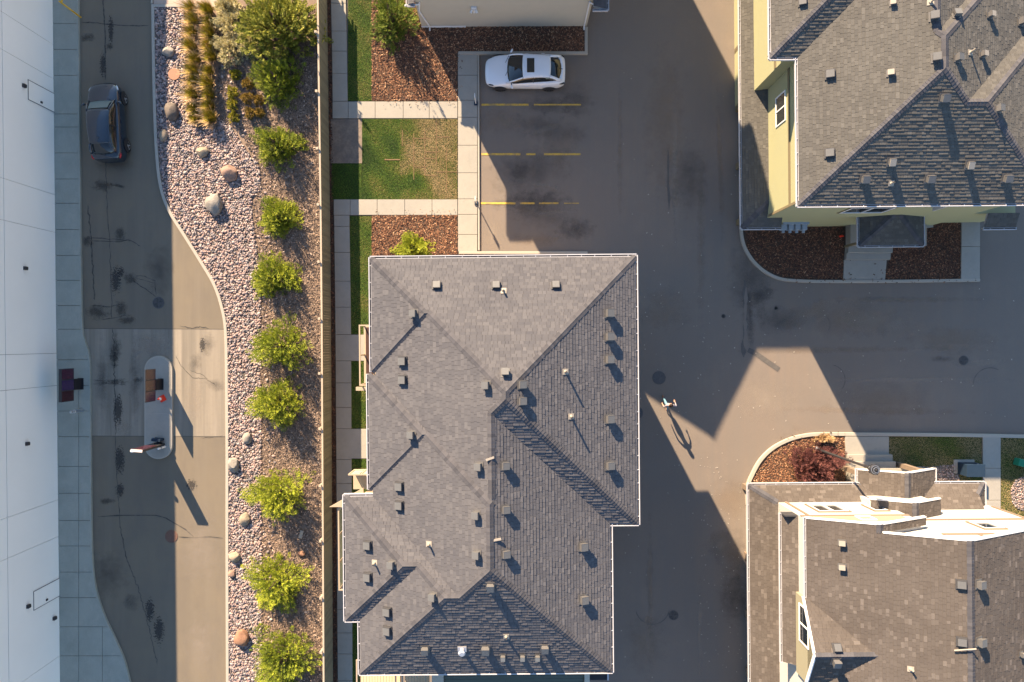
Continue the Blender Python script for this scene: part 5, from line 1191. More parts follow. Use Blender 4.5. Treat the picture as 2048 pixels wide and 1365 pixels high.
        b = MB(); loft(b, secs, close=False); b.build('windscreen', mat('windscreen_reflection', (.12, .16, .15), .12, spec=.8), root, smooth=True)  # paler glass colour stands in for the reflection on the windscreen
        b = MB(); wb, wt, z = Gi(.75); b.tube([(tx(.75), 0, z+.01), (tx(.775), 0, z+.10)], [.03, .008], 6); b.build('antenna', M['blackmetal'], root)
    w_, d = interp(T, .97); b = MB(); b.tube([(tx(.92), 0, d+.14), (tx(.955), .02, d+.05)], .02, 6); b.build('rear_wiper', M['blackmetal'], root)
    b = MB()
    for s_ in (-1, 1): b.tube([(tx(G[0][0])+.02, s_*.35, G[0][3]+.03), (tx(G[0][0]+.045), s_*.35-.4, G[0][3]+.13)], .012, 5)
    b.build('wiper', M['blackmetal'], root)
    return root
M['glass_light'] = mat('headlight_glass', (.55, .6, .65), .1, spec=.8); M['tail'] = mat('tail_light_red', (.45, .01, .015), .15, coat=.6)
paint_w = mat('white_car_paint', (.70, .73, .78), .22, coat=1, spec=.5); paint_d = mat('dark_car_paint', (.013, .024, .040), .22, coat=.8, spec=.5)
c1 = W(1050, 145, .5); car('parked_car', 'white hatchback with a sunroof parked in the top stall', (c1.x, c1.y, 0), math.pi, 4.42, 1.80, 1.43, paint_w, 'hatch')
c2 = W(217, 246, .5); car('parked_car', 'dark navy sport utility car in the drive lane beside the white building', (c2.x, c2.y, 0), math.pi/2+R(3.6), 4.30, 1.82, 1.57, paint_d, 'suv')

# ============================================================ lamp, boards, bollards, signs
lp = W(1632, 898); lamp = empty('street_lamp', lp, label='tall dark lamp post leaning across the dark red shrub', cat='street lamp')
b = MB(); b.tube([(0, 0, 0), (0, 0, .25), (0, 0, .35)], [.15, .15, .10], 14); b.build('base', M['galv'], lamp)
b = MB(); b.tube([(0, 0, .35), (0, 0, 5.6)], [.075, .055], 14); b.tube([(0, 0, 5.3), (0, 0, 5.36)], .075, 12); b.build('pole', M['blackmetal'], lamp, smooth=False)
b = MB(); b.tube([(0, 0, 5.6), (0, 0, 5.7), (0, 0, 5.78)], [.06, .12, .14], 14); b.tube([(0, 0, 6.12), (0, 0, 6.17), (0, 0, 6.22)], [.26, .25, .16], 24); b.tube([(0, 0, 6.22), (0, 0, 6.28)], [.12, .10], 20); b.tube([(0, 0, 6.28), (0, 0, 6.36)], [.05, .03], 10)
for q in range(4):
    a = q*math.pi/2+.5; b.tube([(.13*math.cos(a), .13*math.sin(a), 5.78), (.24*math.cos(a), .24*math.sin(a), 6.14)], .014, 6); b.box(.24, .285, -.02, .02, 6.10, 6.16, 0, Matrix.Rotation(a, 4, 'Z'))
b.build('lantern_frame', mat('lantern_metal', (.055, .055, .06), .35, metal=.5), lamp)
b = MB(); b.tube([(0, 0, 5.79), (0, 0, 6.11)], [.11, .17], 20); b.build('lamp_glass', M['glass_light'], lamp, smooth=True)
b = MB()
for r_, z_ in ((.20, 6.225), (.13, 6.285)): 
    n = 24
    for q in range(n):
        a0, a1 = 2*math.pi*q/n, 2*math.pi*(q+1)/n; b.poly([(math.cos(a0)*(r_-.02), math.sin(a0)*(r_-.02), z_+.004), (math.cos(a0)*r_, math.sin(a0)*r_, z_+.001), (math.cos(a1)*r_, math.sin(a1)*r_, z_+.001), (math.cos(a1)*(r_-.02), math.sin(a1)*(r_-.02), z_+.004)])
b.build('lantern_ring', M['galv'], lamp)

scr = [mat('menu_screen_'+n, c, .22, [(7, .42, .66, c2, .8), (26, .45, .6, c3, .5)], spec=.6) for n, c, c2, c3 in
       (('plum', (.05, .012, .03), (.025, .009, .035), (.1, .04, .07)), ('violet', (.028, .014, .08), (.05, .018, .055), (.09, .06, .13)), ('maroon', (.04, .009, .013), (.025, .008, .018), (.08, .03, .035)), ('rust', (.06, .018, .015), (.035, .01, .01), (.11, .055, .045)))]
def menu(x, y0, y1, depth, label, cols, px_ped):
    c = W(x, (y0+y1)/2); root = empty('menu_board', c, label=label, cat='menu board'); hy = (y1-y0)/S/2; n = 3
    b = MB(); b.box(-depth, 0, -hy, hy, .78, 1.80); b.build('cabinet', M['blackmetal'], root, bevel=.01)
    for i in range(3):
        ya = hy-2*hy*i/3-.03; yb = hy-2*hy*(i+1)/3+.03; b = MB(); b.poly([(.004, yb, .82), (.004, ya, .82), (.004, ya, 1.77), (.004, yb, 1.77)][::1]); b.box(.0005, .0035, yb, ya, .81, 1.78); b.build('screen', scr[cols[i]], root)
        
    b = MB(); b.box(-.10, .03, -.30, .30, .0, .775); b.box(-.2, .12, -.32, .32, .0, .16); b.build('pedestal', mat('pedestal_black', (.018, .016, .02), .6) if 'pedestal_black' not in bpy.data.materials else bpy.data.materials['pedestal_black'], root, bevel=.01)
    return root
menu(166, 736, 799.5, .17, 'purple-faced menu board on the sidewalk beside the white building', (0, 1, 2), 0)
menu(326, 737, 800, .05, 'brown-faced menu board standing on the rounded island', (2, 3, 0), 0)
p = W(328, 797); b = MB(); cone = empty('traffic_cone', p, label='small red and white traffic cone on the island', cat='traffic cone')
b.box(-.17, .17, -.17, .17, .158, .19, 0, Matrix.Rotation(.5, 4, 'Z')); b.tube([(0, 0, .19), (0, 0, .42)], [.13, .085], 14); b.build('cone_body', M['red'], cone)
b = MB(); b.tube([(0, 0, .42), (0, 0, .56)], [.085, .055], 14); b.build('collar', M['white'], cone)
b = MB(); b.tube([(0, 0, .56), (0, 0, .70)], [.055, .03], 14); b.build('tip', M['red'], cone)
# tall speaker panel and pipe at the south end of the island
p = W(322, 888); pn = empty('order_panel', p, R(-4), label='tall dark order panel at the lower end of the island', cat='order panel')
b = MB(); b.box(-.30, .30, -.05, .06, .16, 2.45); b.box(-.14, .14, -.12, .10, .157, .5); b.build('cabinet', M['blackmetal'], pn, bevel=.01)
b = MB(); b.box(-.27, .27, .062, .068, .95, 2.38); b.build('screen', scr[2], pn)
b = MB(); b.box(-.30, .30, -.06, .07, 2.452, 2.49); b.build('top_cap', mat('pale_cap', (.62, .55, .52), .5), pn)
b = MB(); b.box(-.24, .24, .22, .36, .158, .62); b.box(-.06, .06, .10, .22, .2, .3); b.build('speaker_box', M['navy'], pn)
for (x, y, h, r_, lb, kd) in ((333, 893, .75, .055, 'white pipe bollard at the end of the island below the dark panel', 'white'),):
    p = W(x, y); o = empty('bollard', p, label=lb, cat='bollard'); b = MB(); b.tube([(0, 0, .15), (0, 0, .15+h), (0, 0, .19+h)], [r_, r_, r_*.5], 12); b.build('post', M['white'], o)
    b = MB(); b.tube([(0, 0, .15+h*.6), (0, 0, .15+h*.75)], r_+.003, 12); b.build('band', M['galv'], o)
p = W(300, 893); o = empty('clearance_ball', (p.x-.08, p.y, 0), label='small white globe on a short stem beside the dark order panel', cat='globe light'); o.name = 'globe_light'
b = MB(); b.tube([(0, 0, .0), (0, 0, 1.55)], .03, 8); b.build('stem', M['galv'], o)
b = MB(); b.tube([(0, 0, 1.55), (0, 0, 1.6), (0, 0, 1.68), (0, 0, 1.74)], [.04, .09, .09, .03], 12); b.build('globe', M['white'], o, smooth=True)
p = W(167, 820.5); o = empty('bollard', p, label='steel bollard on the sidewalk below the purple menu board', cat='bollard')
b = MB(); b.tube([(0, 0, .14), (0, 0, 1.1), (0, 0, 1.17)], [.085, .085, .04], 14); b.build('post', M['galv'], o)
b = MB(); b.tube([(0, 0, .8), (0, 0, .86)], .089, 14); b.tube([(0, 0, .95), (0, 0, .98)], .089, 14); b.build('band', M['white'], o)
# yellow pipe guard at the top
p = W(133, 18); o = empty('pipe_guard', p, label='yellow steel pipe guard against the white building wall at the top edge', cat='guard rail')
a_, c_ = W(144, 22, .9), W(120, 4, .9); d_ = W(135, -14, .9)
b = MB(); b.tube([(a_.x, a_.y, .14), (a_.x, a_.y, .95), (c_.x, c_.y, .95), (c_.x, c_.y, .14)], .045, 10); b.tube([(c_.x+.12, c_.y-.05, .95), (c_.x+.2, c_.y+.7, .95)], .045, 10); b.build('rail', M['yellow'], o, off=o.location)
b = MB(); b.tube([(a_.x, a_.y, .5), (c_.x, c_.y, .5)], .03, 10); b.build('mid_rail', M['yellow'], o, off=o.location)
p = W(97, 2); b = MB(); b.tube([(0, 0, 3.2), (0, 0, 3.7)], .2, 16); o = b.build('wall_drum', mat('teal_metal', (.03, .12, .16), .4)); o.location = (p.x+.75, p.y+.05, 0)
tag(o, 'dark teal round fitting on the white building wall at the top edge', 'wall fitting')
for i, (x, y, lb) in enumerate(((952, 209, 'stall sign post at the walk edge nearest the white car'), (953, 407.5, 'stall sign post at the walk edge by the lowest yellow line'))):
    p = W(x, y); o = empty('sign_post', p, label=lb, cat='sign')
    b = MB(); b.box(-.1, .1, -.1, .1, .09, .16); b.build('base', M['navy'], o, bevel=.01)
    b = MB(); b.tube([(0, 0, .16), (0, 0, 1.35)], .028, 8); b.build('post', M['white'], o)
    b = MB(); b.box(-.012, .012, -.13, .13, 1.02, 1.36); b.build('sign_plate', M['white'], o)
# utility boxes
p0 = W(1912, 924); p1 = W(1947, 951)
o = empty('utility_box', ((p0.x+p1.x)/2, (p0.y+p1.y)/2, 0), label='dark blue metal utility box on a concrete pad by the walk', cat='utility box')
b = MB(); q0, q1 = W(1905, 919), W(1946, 946); b.box(q0.x, q1.x, q1.y, q0.y, 0, .13); b.build('pad', M['concrete'], o, off=o.location, bevel=.015)
b = MB(); b.box(p0.x, p1.x, p1.y+.1, p0.y, .131, .90); b.build('cabinet', M['navy'], o, off=o.location, bevel=.012)
b = MB(); b.box(p0.x-.015, p1.x+.015, p1.y+.085, p0.y+.015, .901, .935); b.build('lid', M['navy'], o, off=o.location, bevel=.01)
b = MB(); b.box(p1.x-.3, p1.x-.2, p0.y+.001, p0.y+.03, .7, .75); b.build('latch', M['galv'], o, off=o.location)
p = W(2038, 925); o = empty('utility_pedestal', p, R(-15), label='green utility pedestal standing on the grass at the right edge', cat='utility box')
b = MB(); b.box(-.38, .34, -.2, .2, .07, .5); b.build('cabinet', M['green'], o, bevel=.03)
for i in range(6): b = MB(); b.box(-.33+.11*i, -.27+.11*i, -.17, .17, .501, .52); b.build('ridge', M['green'], o)
p = W(1679, 474); b = MB(); b.tube([(0, 0, .07), (0, 0, .3), (0, 0, .34)], [.06, .06, .02], 10); b.box(-.12, .12, -.03, .03, .2, .26); o = b.build('hydrant_marker', M['red']); o.location = p; tag(o, 'small red object on the dark chips near the sage house steps', 'marker')
p = W(1792, 934); b = MB(); b.box(-.09, .09, -.05, .05, .09, .2); o = b.build('valve_box', M['yellow']); o.location = p; tag(o, 'small yellow fitting at the edge of the grey gravel', 'fitting')
p = W(1856, 453); b = MB(); b.box(-.2, .2, -.1, .1, .09, .15); o = b.build('splash_block', M['kerb']); o.location = p; o.rotation_euler = (0, 0, .1); tag(o, 'white splash block on the chips below the sage wall', 'splash block')

# manholes and grates
def manhole(px, py, r_, label, m, grate=False, z=.015, ring=None):
    p = W(px, py); root = empty('drain_grate' if grate else 'manhole_cover', p, label=label, cat='drain' if grate else 'manhole'); r_ /= S; n = 28
    b = MB(); rm = ring or M['iron']
    for q in range(n):
        a0, a1 = 2*math.pi*q/n, 2*math.pi*(q+1)/n; ro, ri = r_, r_*.88
        b.poly([(math.cos(a0)*ri, math.sin(a0)*ri, z+.008), (math.cos(a0)*ro, math.sin(a0)*ro, z+.008), (math.cos(a1)*ro, math.sin(a1)*ro, z+.008), (math.cos(a1)*ri, math.sin(a1)*ri, z+.008)])
        b.poly([(math.cos(a0)*ro, math.sin(a0)*ro, z+.008), (math.cos(a0)*ro*1.03, math.sin(a0)*ro*1.03, z-.002), (math.cos(a1)*ro*1.03, math.sin(a1)*ro*1.03, z-.002), (math.cos(a1)*ro, math.sin(a1)*ro, z+.008)])
    b.build('ring', rm, root)
    b = MB(); b.poly([(math.cos(2*math.pi*q/n)*r_*.875, math.sin(2*math.pi*q/n)*r_*.875, z+.001) for q in range(n)], 0)
    b.build('pit' if grate else 'plate', M['tar'] if grate else m, root)
    b = MB()
    if grate:
        k2 = int(r_*2/.075)
        for i in range(-k2//2, k2//2+1):
            x = i*.075; h = math.sqrt(max((r_*.875)**2-x*x, 0))
            if h > .03: b.box(x-.012, x+.012, -h, h, z+.0015, z+.010)
        b.box(-.016, .016, -r_*.87, r_*.87, z+.011, z+.018); b.box(-r_*.87, r_*.87, -.016, .016, z+.0185, z+.024)
        b.build('bars', m, root)
    else:
        for ring_ in (.25, .5, .72):
            kk = max(6, int(ring_*24))
            for q in range(kk): a = 2*math.pi*q/kk; b.box(-.02, .02, -.02, .02, z+.002, z+.009, 0, Matrix.Translation((math.cos(a)*r_*ring_, math.sin(a)*r_*ring_, 0)) @ Matrix.Rotation(a, 4, 'Z'))
        b.build('studs', m, root)
    return root
manhole(317, 606, 11.5, 'round iron drain grate in the upper part of the drive lane', M['iron'], True)
manhole(343, 1073, 12.5, 'rusty red manhole cover where tar cracks meet in the drive lane', M['iron_rust'], ring=M['iron_rust'])
manhole(1318, 756, 13, 'dark manhole cover between the grey roof and the walker', M['iron'])
manhole(1274, 826, 12, 'dark manhole cover half hidden under the grey roof edge', M['iron'])
manhole(1347, 1231, 9.5, 'round drain grate in the shaded lower driveway', M['iron'], True)
manhole(1927, 721, 9.5, 'round drain grate with a pale collar in the right-hand road', M['iron'], True)
manhole(1447, 633, 4.2, 'small valve cover in the road, left of its twin', M['iron'])
manhole(1552, 617, 3.4, 'small valve cover in the road below the sage house bed', M['iron'])
p = W(351, 151); b = MB(); b.tube([(0, 0, .06), (0, 0, .17)], .33, 26, 0); o = b.build('access_lid', M['terracotta'], bevel=.015); o.location = p; tag(o, 'flat round terracotta lid lying among the river pebbles', 'lid')
p = W(603, 1068); b = MB(); b.box(-.09, .09, -.22, .22, .1, .13, 0, Matrix.Rotation(.12, 4, 'Y')); o = b.build('wood_offcut', M['fence_cap']); o.location = p; o.rotation_euler = (0, 0, -.25); tag(o, 'small pale plank lying on the mulch near the fence', 'plank')

# ============================================================ boulders
def boulder(px, py, rx, ry, kind, label, seed, h=.8, rot=0):
    rng = random.Random(seed); bm = bmesh.new(); bmesh.ops.create_icosphere(bm, subdivisions=3, radius=1)
    planes = [(Vector((rng.gauss(0, 1), rng.gauss(0, 1), rng.gauss(.3, .8))).normalized(), rng.uniform(.72, .92)) for _ in range(11)]
    for v in bm.verts:
        for n, d in planes:
            e = v.co.dot(n)-d
            if e > 0: v.co -= n*e*.9
        v.co *= 1+.03*math.sin(v.co.x*9+seed)*math.cos(v.co.y*8)
    sx, sy = rx/S*1.1, ry/S*1.1
    for v in bm.verts: v.co = Vector((v.co.x*sx, v.co.y*sy, v.co.z*min(sx, sy)*h))
    me = bpy.data.meshes.new('boulder'); bm.to_mesh(me); bm.free(); me.materials.append(M['boulder'][kind]); me.polygons.foreach_set('use_smooth', [True]*len(me.polygons))
    o = link('boulder', me, None, W(px, py)+Vector((0, 0, .07+min(sx, sy)*h*.45)), (0, 0, R(rot)))
    o.modifiers.new('e', 'EDGE_SPLIT').split_angle = R(28)
    tag(o, label, 'boulder', 'boulders set among the pebbles')
for args in [(340, 107, 12, 9, 0, 'pale grey boulder just above the round terracotta lid'), (347, 225, 13, 18, 2, 'dark brown grey boulder near the bottom of the grass rows'), (330, 273, 8, 12, 4, 'tan oval boulder close to the kerb below the dark boulder'),
             (408, 307, 12, 10, 4, 'smooth cream boulder in the middle of the widening pebbles'), (463, 349, 17, 15, 1, 'big pink boulder below the cream one'), (433, 411, 17, 21, 0, 'largest pale angular boulder in the pebble bed'),
             (497, 876, 9, 11, 0, 'light grey boulder beside the tip of the island shadow'), (470, 929, 12, 14, 0, 'grey boulder at the kerb below the light one'), (492, 1037, 10, 13, 4, 'pale boulder touching the shrub in the narrow pebble strip'),
             (472, 1113, 12, 10, 4, 'round buff boulder close to the kerb'), (466, 1146, 7, 7, 1, 'small pinkish boulder just below the round buff one'), (486, 1273, 14, 17, 3, 'rust-brown boulder lowest in the pebble strip'), (449, 342, 7, 5, 1, 'little flat pink boulder left of the big pink one'),
             (604, 1109-2, 8, 5, 3, 'small reddish boulder on the mulch by the fence side')]:
    boulder(*args, seed=int(args[0]*7+args[1]))

# ============================================================ plants
leaf = np.array([(-.5, 0, 0), (.5, .0, 0), (0, .5, .18), (0, 1.2, .05)]); leaf_f = np.array([(0, 1, 2), (0, 2, 3), (1, 3, 2)])
def frames(d):
    """rotation matrices with local y along d"""
    d = d/np.linalg.norm(d, axis=1, keepdims=True); up = np.tile([[0, 0, 1.]], (len(d), 1)); up[np.abs(d[:, 2]) > .95] = (1, 0, 0)
    x = np.cross(d, up); x /= np.linalg.norm(x, axis=1, keepdims=True); z = np.cross(x, d); return np.stack([x, d, z], 2)
def spin(F, a): c, s_ = np.cos(a)[:, None], np.sin(a)[:, None]; x = F[:, :, 0]*c+F[:, :, 2]*s_; z = -F[:, :, 0]*s_+F[:, :, 2]*c; return np.stack([x, F[:, :, 1], z], 2)
def shrub(name, px, py, rx, ry, h, m, label, cat, seed, sprays=190, leaves=34, lsize=(.035, .08), kind='dome', fringe=.25, group=None, z0=.06, up=.55, tone=0., brown=0., trunk=True, dens_in=.2):
    """crown of leafy sprays that radiate from a few limbs; px,py is the foot of the plant"""
    rng = np.random.default_rng(seed); base = W(px, py); rx /= S; ry /= S
    root = empty(name, (base.x, base.y, z0), label=label, cat=cat, group=group)
    n = sprays; th = rng.uniform(0, 2*np.pi, n); u = rng.uniform(0, 1, n)
    if kind == 'dome': el = np.arcsin(np.clip(u**.8, 0, 1)); R_ = np.stack([np.cos(el)*np.cos(th), np.cos(el)*np.sin(th), np.sin(el)], 1)
    elif kind == 'cone':
        hh = 1-np.sqrt(u*.98); rad = (1-hh)**.8; R_ = np.stack([rad*np.cos(th), rad*np.sin(th), hh], 1)
    rr_ = (1-fringe)+fringe*1.3*rng.beta(1.5, 1.8, n)
    lob = 1+.16*np.sin(th*3+seed)+.10*np.sin(th*5+seed*2)
    inner = rng.uniform(0, 1, n) < dens_in; rr_[inner] *= rng.uniform(.45, .9, inner.sum())
    tip = R_*np.array([rx, ry, h])*(rr_*lob)[:, None]
    tip[:, 2] = np.maximum(tip[:, 2], .06)
    core = tip*np.array([.25, .25, .35]); d = tip-core; d[:, 2] += up*.25*h*rng.uniform(.2, 1, n); ln = rng.uniform(.25, .5, n)*min(max(rx, ry), 1.2)*.75
    dn = d/np.linalg.norm(d, axis=1, keepdims=True)
    # leaves along each spray, fanned like a flat twig
    t = rng.uniform(0, 1, (n, leaves)); side = rng.choice([-1., 1.], (n, leaves)); Fm = spin(frames(dn), rng.uniform(-.6, .6, n))
    wv = np.sin(np.pi*np.clip(t*.85+.12, 0, 1))*.34*side*rng.uniform(.3, 1, (n, leaves))*ln[:, None]
    pos = tip[:, None, :]-dn[:, None, :]*((1-t)*ln[:, None])[:, :, None]+Fm[:, None, :, 0]*wv[:, :, None]+rng.normal(0, .018, (n, leaves, 3))
    dirs = dn[:, None, :]+Fm[:, None, :, 0]*(side*.7)[:, :, None]+rng.normal(0, .25, (n, leaves, 3))
    pos = pos.reshape(-1, 3); dirs = dirs.reshape(-1, 3); Nn = len(pos)
    rot = spin(frames(dirs), rng.uniform(-1.2, 1.2, Nn)); s_ = rng.uniform(*lsize, Nn); sc = np.stack([s_*.55, s_, s_], 1)
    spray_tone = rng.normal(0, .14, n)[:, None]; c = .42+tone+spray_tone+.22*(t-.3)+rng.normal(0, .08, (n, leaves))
    if brown: c = c-brown*(rng.uniform(0, 1, (n, 1)) < .2)
    pos[:, 2] = np.maximum(pos[:, 2], .02)
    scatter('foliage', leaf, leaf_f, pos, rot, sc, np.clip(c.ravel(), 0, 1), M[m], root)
    if trunk:
        b = MB(); b.tube([(0, 0, -.05), (.02, .01, h*.3), (.0, .03, h*.75)], [.07*max(h, .5), .05*h, .012], 8)
        for q in range(9):
            i = rng.integers(0, n); e = tip[i]*.85; b.tube([(0, 0, h*.12), tuple(core[i]+np.array([0, 0, .05])), tuple(e)], [.03, .018, .006], 5)
        b.build('trunk', M['bark'], root)
    return root
G1 = 'conifer shrubs along the fence'
# (centre in picture, radius px, height m) -> foot is moved toward the picture centre by the lean
def foot(cx, cy, h): f = 1-.45*h/H; return 1024+(cx-1024)*f, 682.5+(cy-682.5)*f
for i, (cx, cy, rx, ry, h, m, kd, n, lab) in enumerate([
    (548, 152, 48, 44, 2.3, 'foliage', 'cone', 300, 'pointed green conifer just below the big yellow-green bush'),
    (548, 285, 46, 40, 2.3, 'foliage', 'cone', 300, 'green conifer with brown tips beside the end of the grass rows'),
    (553, 430, 44, 42, 1.9, 'foliage', 'cone', 280, 'green conifer level with the largest pale boulder'),
    (542, 552, 50, 40, 2.0, 'foliage', 'cone', 300, 'spreading green conifer level with the upper drain grate'),
    (557, 690, 50, 41, 1.9, 'foliage', 'dome', 290, 'round green conifer level with the top of the island'),
    (549, 808, 54, 44, 2.0, 'foliage', 'dome', 310, 'broad green conifer level with the traffic cone'),
    (552, 990, 54, 48, 2.0, 'foliage', 'dome', 320, 'bright conifer touching the pale boulder'),
    (546, 1172, 56, 54, 2.1, 'foliage', 'cone', 320, 'bright conifer between the round buff and rust-brown boulders'),
    (563, 1322, 60, 56, 2.0, 'foliage', 'dome', 420, 'largest dense conifer at the bottom edge')]):
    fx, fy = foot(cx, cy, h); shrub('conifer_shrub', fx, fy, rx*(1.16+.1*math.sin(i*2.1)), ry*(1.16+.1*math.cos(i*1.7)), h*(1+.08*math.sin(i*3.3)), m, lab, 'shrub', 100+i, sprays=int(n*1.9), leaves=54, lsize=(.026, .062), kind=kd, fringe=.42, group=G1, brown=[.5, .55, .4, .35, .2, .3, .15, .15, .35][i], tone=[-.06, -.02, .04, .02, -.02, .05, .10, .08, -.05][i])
fx, fy = foot(552, 45, 2.6)
shrub('large_bush', fx, fy, 88, 84, 2.9, 'foliage_olive', 'big yellow-green bush at the top of the planting bank', 'bush', 140, sprays=900, leaves=56, lsize=(.05, .10), fringe=.5, brown=.25, tone=.05)
for i, (cx, cy, rx, ry, h, lab) in enumerate(((462, 50, 26, 26, 1.0, 'pale silvery bush upper one of the cluster left of the big bush'), (458, 98, 26, 27, 1.0, 'pale silvery bush lowest left of the cluster'), (500, 88, 24, 20, .9, 'pale silvery bush tucked against the big bush'), (455, 10, 22, 18, 1.0, 'pale silvery bush cut by the top edge'))):
    fx, fy = foot(cx, cy, h); shrub('silver_bush', fx, fy, rx*1.3, ry*1.3, h, 'foliage_pale', lab, 'bush', 150+i, sprays=210, leaves=38, lsize=(.04, .075), group='pale silvery bushes', up=.9)
for i, (cx, cy, r_, m, lab) in enumerate(((471, 150, 11, 'foliage_gold', 'small golden shrub highest in its column'), (466, 185, 12, 'foliage_gold', 'small golden-green shrub second in the column'), (464, 208, 13, 'foliage_gold', 'small golden-green shrub third in the column'), (468, 234, 12, 'foliage_gold', 'small golden shrub lowest in the column'),
    (495, 168, 12, 'foliage_orange', 'small orange shrub left under the pointed conifer'), (494, 197, 13, 'foliage_orange', 'orange brown shrub in the middle of the cluster'), (517, 200, 12, 'foliage_orange', 'dull orange shrub right in the cluster'), (500, 226, 12, 'foliage_orange', 'orange shrub lowest left in the cluster'), (520, 226, 10, 'foliage_orange', 'faded orange shrub lowest right in the cluster'))):
    fx, fy = foot(cx, cy, .5); shrub('small_shrub', fx, fy, r_, r_, .5, m, lab, 'shrub', 170+i, sprays=90, leaves=26, lsize=(.03, .06), group='small shrubs beside the grass rows', trunk=False, up=1.1)
fx, fy = foot(781, 28, 2.6); shrub('young_conifer', fx, fy, 50, 58, 3.0, 'foliage_dark', 'dark green young conifer at the top by the cream house corner', 'tree', 190, sprays=430, leaves=50, kind='cone', fringe=.4)
fx, fy = foot(826, 494, .9); shrub('young_conifer', fx, fy, 46, 32, 1.2, 'foliage', 'bright green conifer on the red chips above the grey roof', 'shrub', 191, sprays=260, leaves=44, kind='cone', fringe=.5, tone=.05)
for i, (x, y, rx, ry, h, n) in enumerate(((1622, 925, 56, 44, 1.7, 620),)):
    shrub('red_shrub', x, y, rx, ry, h, 'foliage_purple', 'dark red-leaved shrub in the curved corner bed round the lamp post', 'shrub', 195, sprays=n, leaves=44, lsize=(.04, .075), fringe=.5, tone=.0)
shrub('straw_grass', 1646, 876, 22, 10, .5, 'foliage_straw', 'dry straw-coloured grass clump at the kerb above the red shrub', 'grass clump', 198, sprays=110, leaves=22, trunk=False, up=1.2)
# ornamental grass rows
def tuft(px, py, label, seed, h=.85, n=620):
    rng = np.random.default_rng(seed); base = W(px, py); root = empty('grass_clump', (base.x, base.y, .06), label=label, cat='ornamental grass', group='ornamental grass clumps in two rows')
    for nm, cnt, m, hh, sp, bias in (('blades', n, 'foliage_gold', h, .30, .0), ('plumes', int(n*.22), 'foliage_straw', h*.95, .7, .1)):
        th = rng.uniform(0, 6.28, cnt); lean = rng.uniform(.08, 1, cnt)**.8*sp; 
        d = np.stack([np.cos(th)*lean-.10-(.22 if nm == 'plumes' else 0), np.sin(th)*lean, np.ones(cnt)], 1); L_ = hh*rng.uniform(.6, 1.05, cnt)
        seg = 3; ts = np.linspace(0, 1, seg+1); cen = np.stack([np.cos(th), np.sin(th), np.zeros(cnt)], 1)*rng.uniform(0, .09, cnt)[:, None]
        side = np.stack([-np.sin(th), np.cos(th), np.zeros(cnt)], 1); V = []; wv = rng.uniform(.008, .014, cnt)*(1.4 if nm == 'plumes' else 1)
        for t in ts:
            p = cen+d*(L_*t)[:, None]; p[:, 2] -= (t**2*L_*lean*.55); p[:, :2] += cen[:, :2]*t*2
            ww = (wv*(1-t*.85) if nm == 'blades' else wv*(.4+1.4*t*(1.15-t)))[:, None]; V += [p-side*ww, p+side*ww]
        V = np.stack(V, 1); F = []
        for k2 in range(seg): F.append([2*k2, 2*k2+1, 2*k2+3, 2*k2+2])
        F = np.array(F)[None]+(np.arange(cnt)*(2*(seg+1)))[:, None, None]; c = np.clip(np.repeat(rng.uniform(.15, .95, cnt)+bias, 2*(seg+1)), 0, 1)
        npmesh(nm, V.reshape(-1, 3), F.reshape(-1, 4), M[m], root, c)
ordn = ['first', 'second', 'third', 'fourth', 'fifth', 'sixth', 'seventh', 'eighth', 'ninth', 'tenth', 'eleventh', 'twelfth']
for col_, (xc, nm) in enumerate(((394, 'left'), (425, 'right'))):
    for i in range(10):
        tuft(xc+random.uniform(-3.5, 3.5)+i*.5, 27+i*24.2+random.uniform(-5, 5), h=random.uniform(.62, 1.05), n=random.randint(420, 800), label=f'{ordn[i]} grass clump from the top in the {nm} row', seed=300+col_*20+i)

# ============================================================ person
pf = W(1329, 807)
skin_m = mat('skin', (.42, .24, .17), .6); shirt_m = mat('white_shirt', (.27, .25, .29), .8); jean_m = mat('light_jeans', (.12, .24, .32), .85, [(14, .4, .7, (.1, .2, .28), .5)]); hair_m = mat('dark_hair', (.018, .01, .008), .5); shoe_m = mat('tan_shoe', (.30, .13, .07), .6); vest_m = mat('dark_top', (.03, .012, .015), .8)
person = empty('person', (pf.x, pf.y, 0), R(90), label='walking person with long dark hair, white sleeves and pale jeans on the road', cat='person')
J = {  # +x forward, +y left
 'pelvis': (0, 0, .93, .13), 'waist': (.01, 0, 1.06, .105), 'chest': (.02, 0, 1.24, .125), 'upch': (.03, 0, 1.36, .10), 'neck': (.04, 0, 1.45, .052), 'head0': (.06, 0, 1.52, .068), 'head1': (.07, 0, 1.60, .088), 'head2': (.06, 0, 1.66, .062), 'nose': (.155, 0, 1.575, .012),
 'hipL': (0, .085, .88, .095), 'kneeL': (.20, .09, .50, .062), 'ankL': (.30, .09, .12, .04), 'heelL': (.29, .09, .06, .04), 'toeL': (.46, .10, .055, .032),
 'hipR': (0, -.085, .88, .095), 'kneeR': (-.04, -.09, .48, .062), 'ankR': (-.36, -.09, .17, .04), 'heelR': (-.40, -.09, .12, .038), 'toeR': (-.25, -.09, .045, .032),
 'shL': (.02, .17, 1.36, .06), 'elL': (-.10, .26, 1.10, .042), 'wrL': (.02, .30, .88, .03), 'hdL': (.06, .30, .82, .034),
 'shR': (.02, -.17, 1.36, .06), 'elR': (-.06, -.38, 1.14, .042), 'wrR': (.12, -.36, 1.0, .03), 'hdR': (.18, -.33, .99, .034)}
E_ = [('pelvis', 'waist'), ('waist', 'chest'), ('chest', 'upch'), ('upch', 'neck'), ('neck', 'head0'), ('head0', 'head1'), ('head1', 'head2'), ('head1', 'nose')]
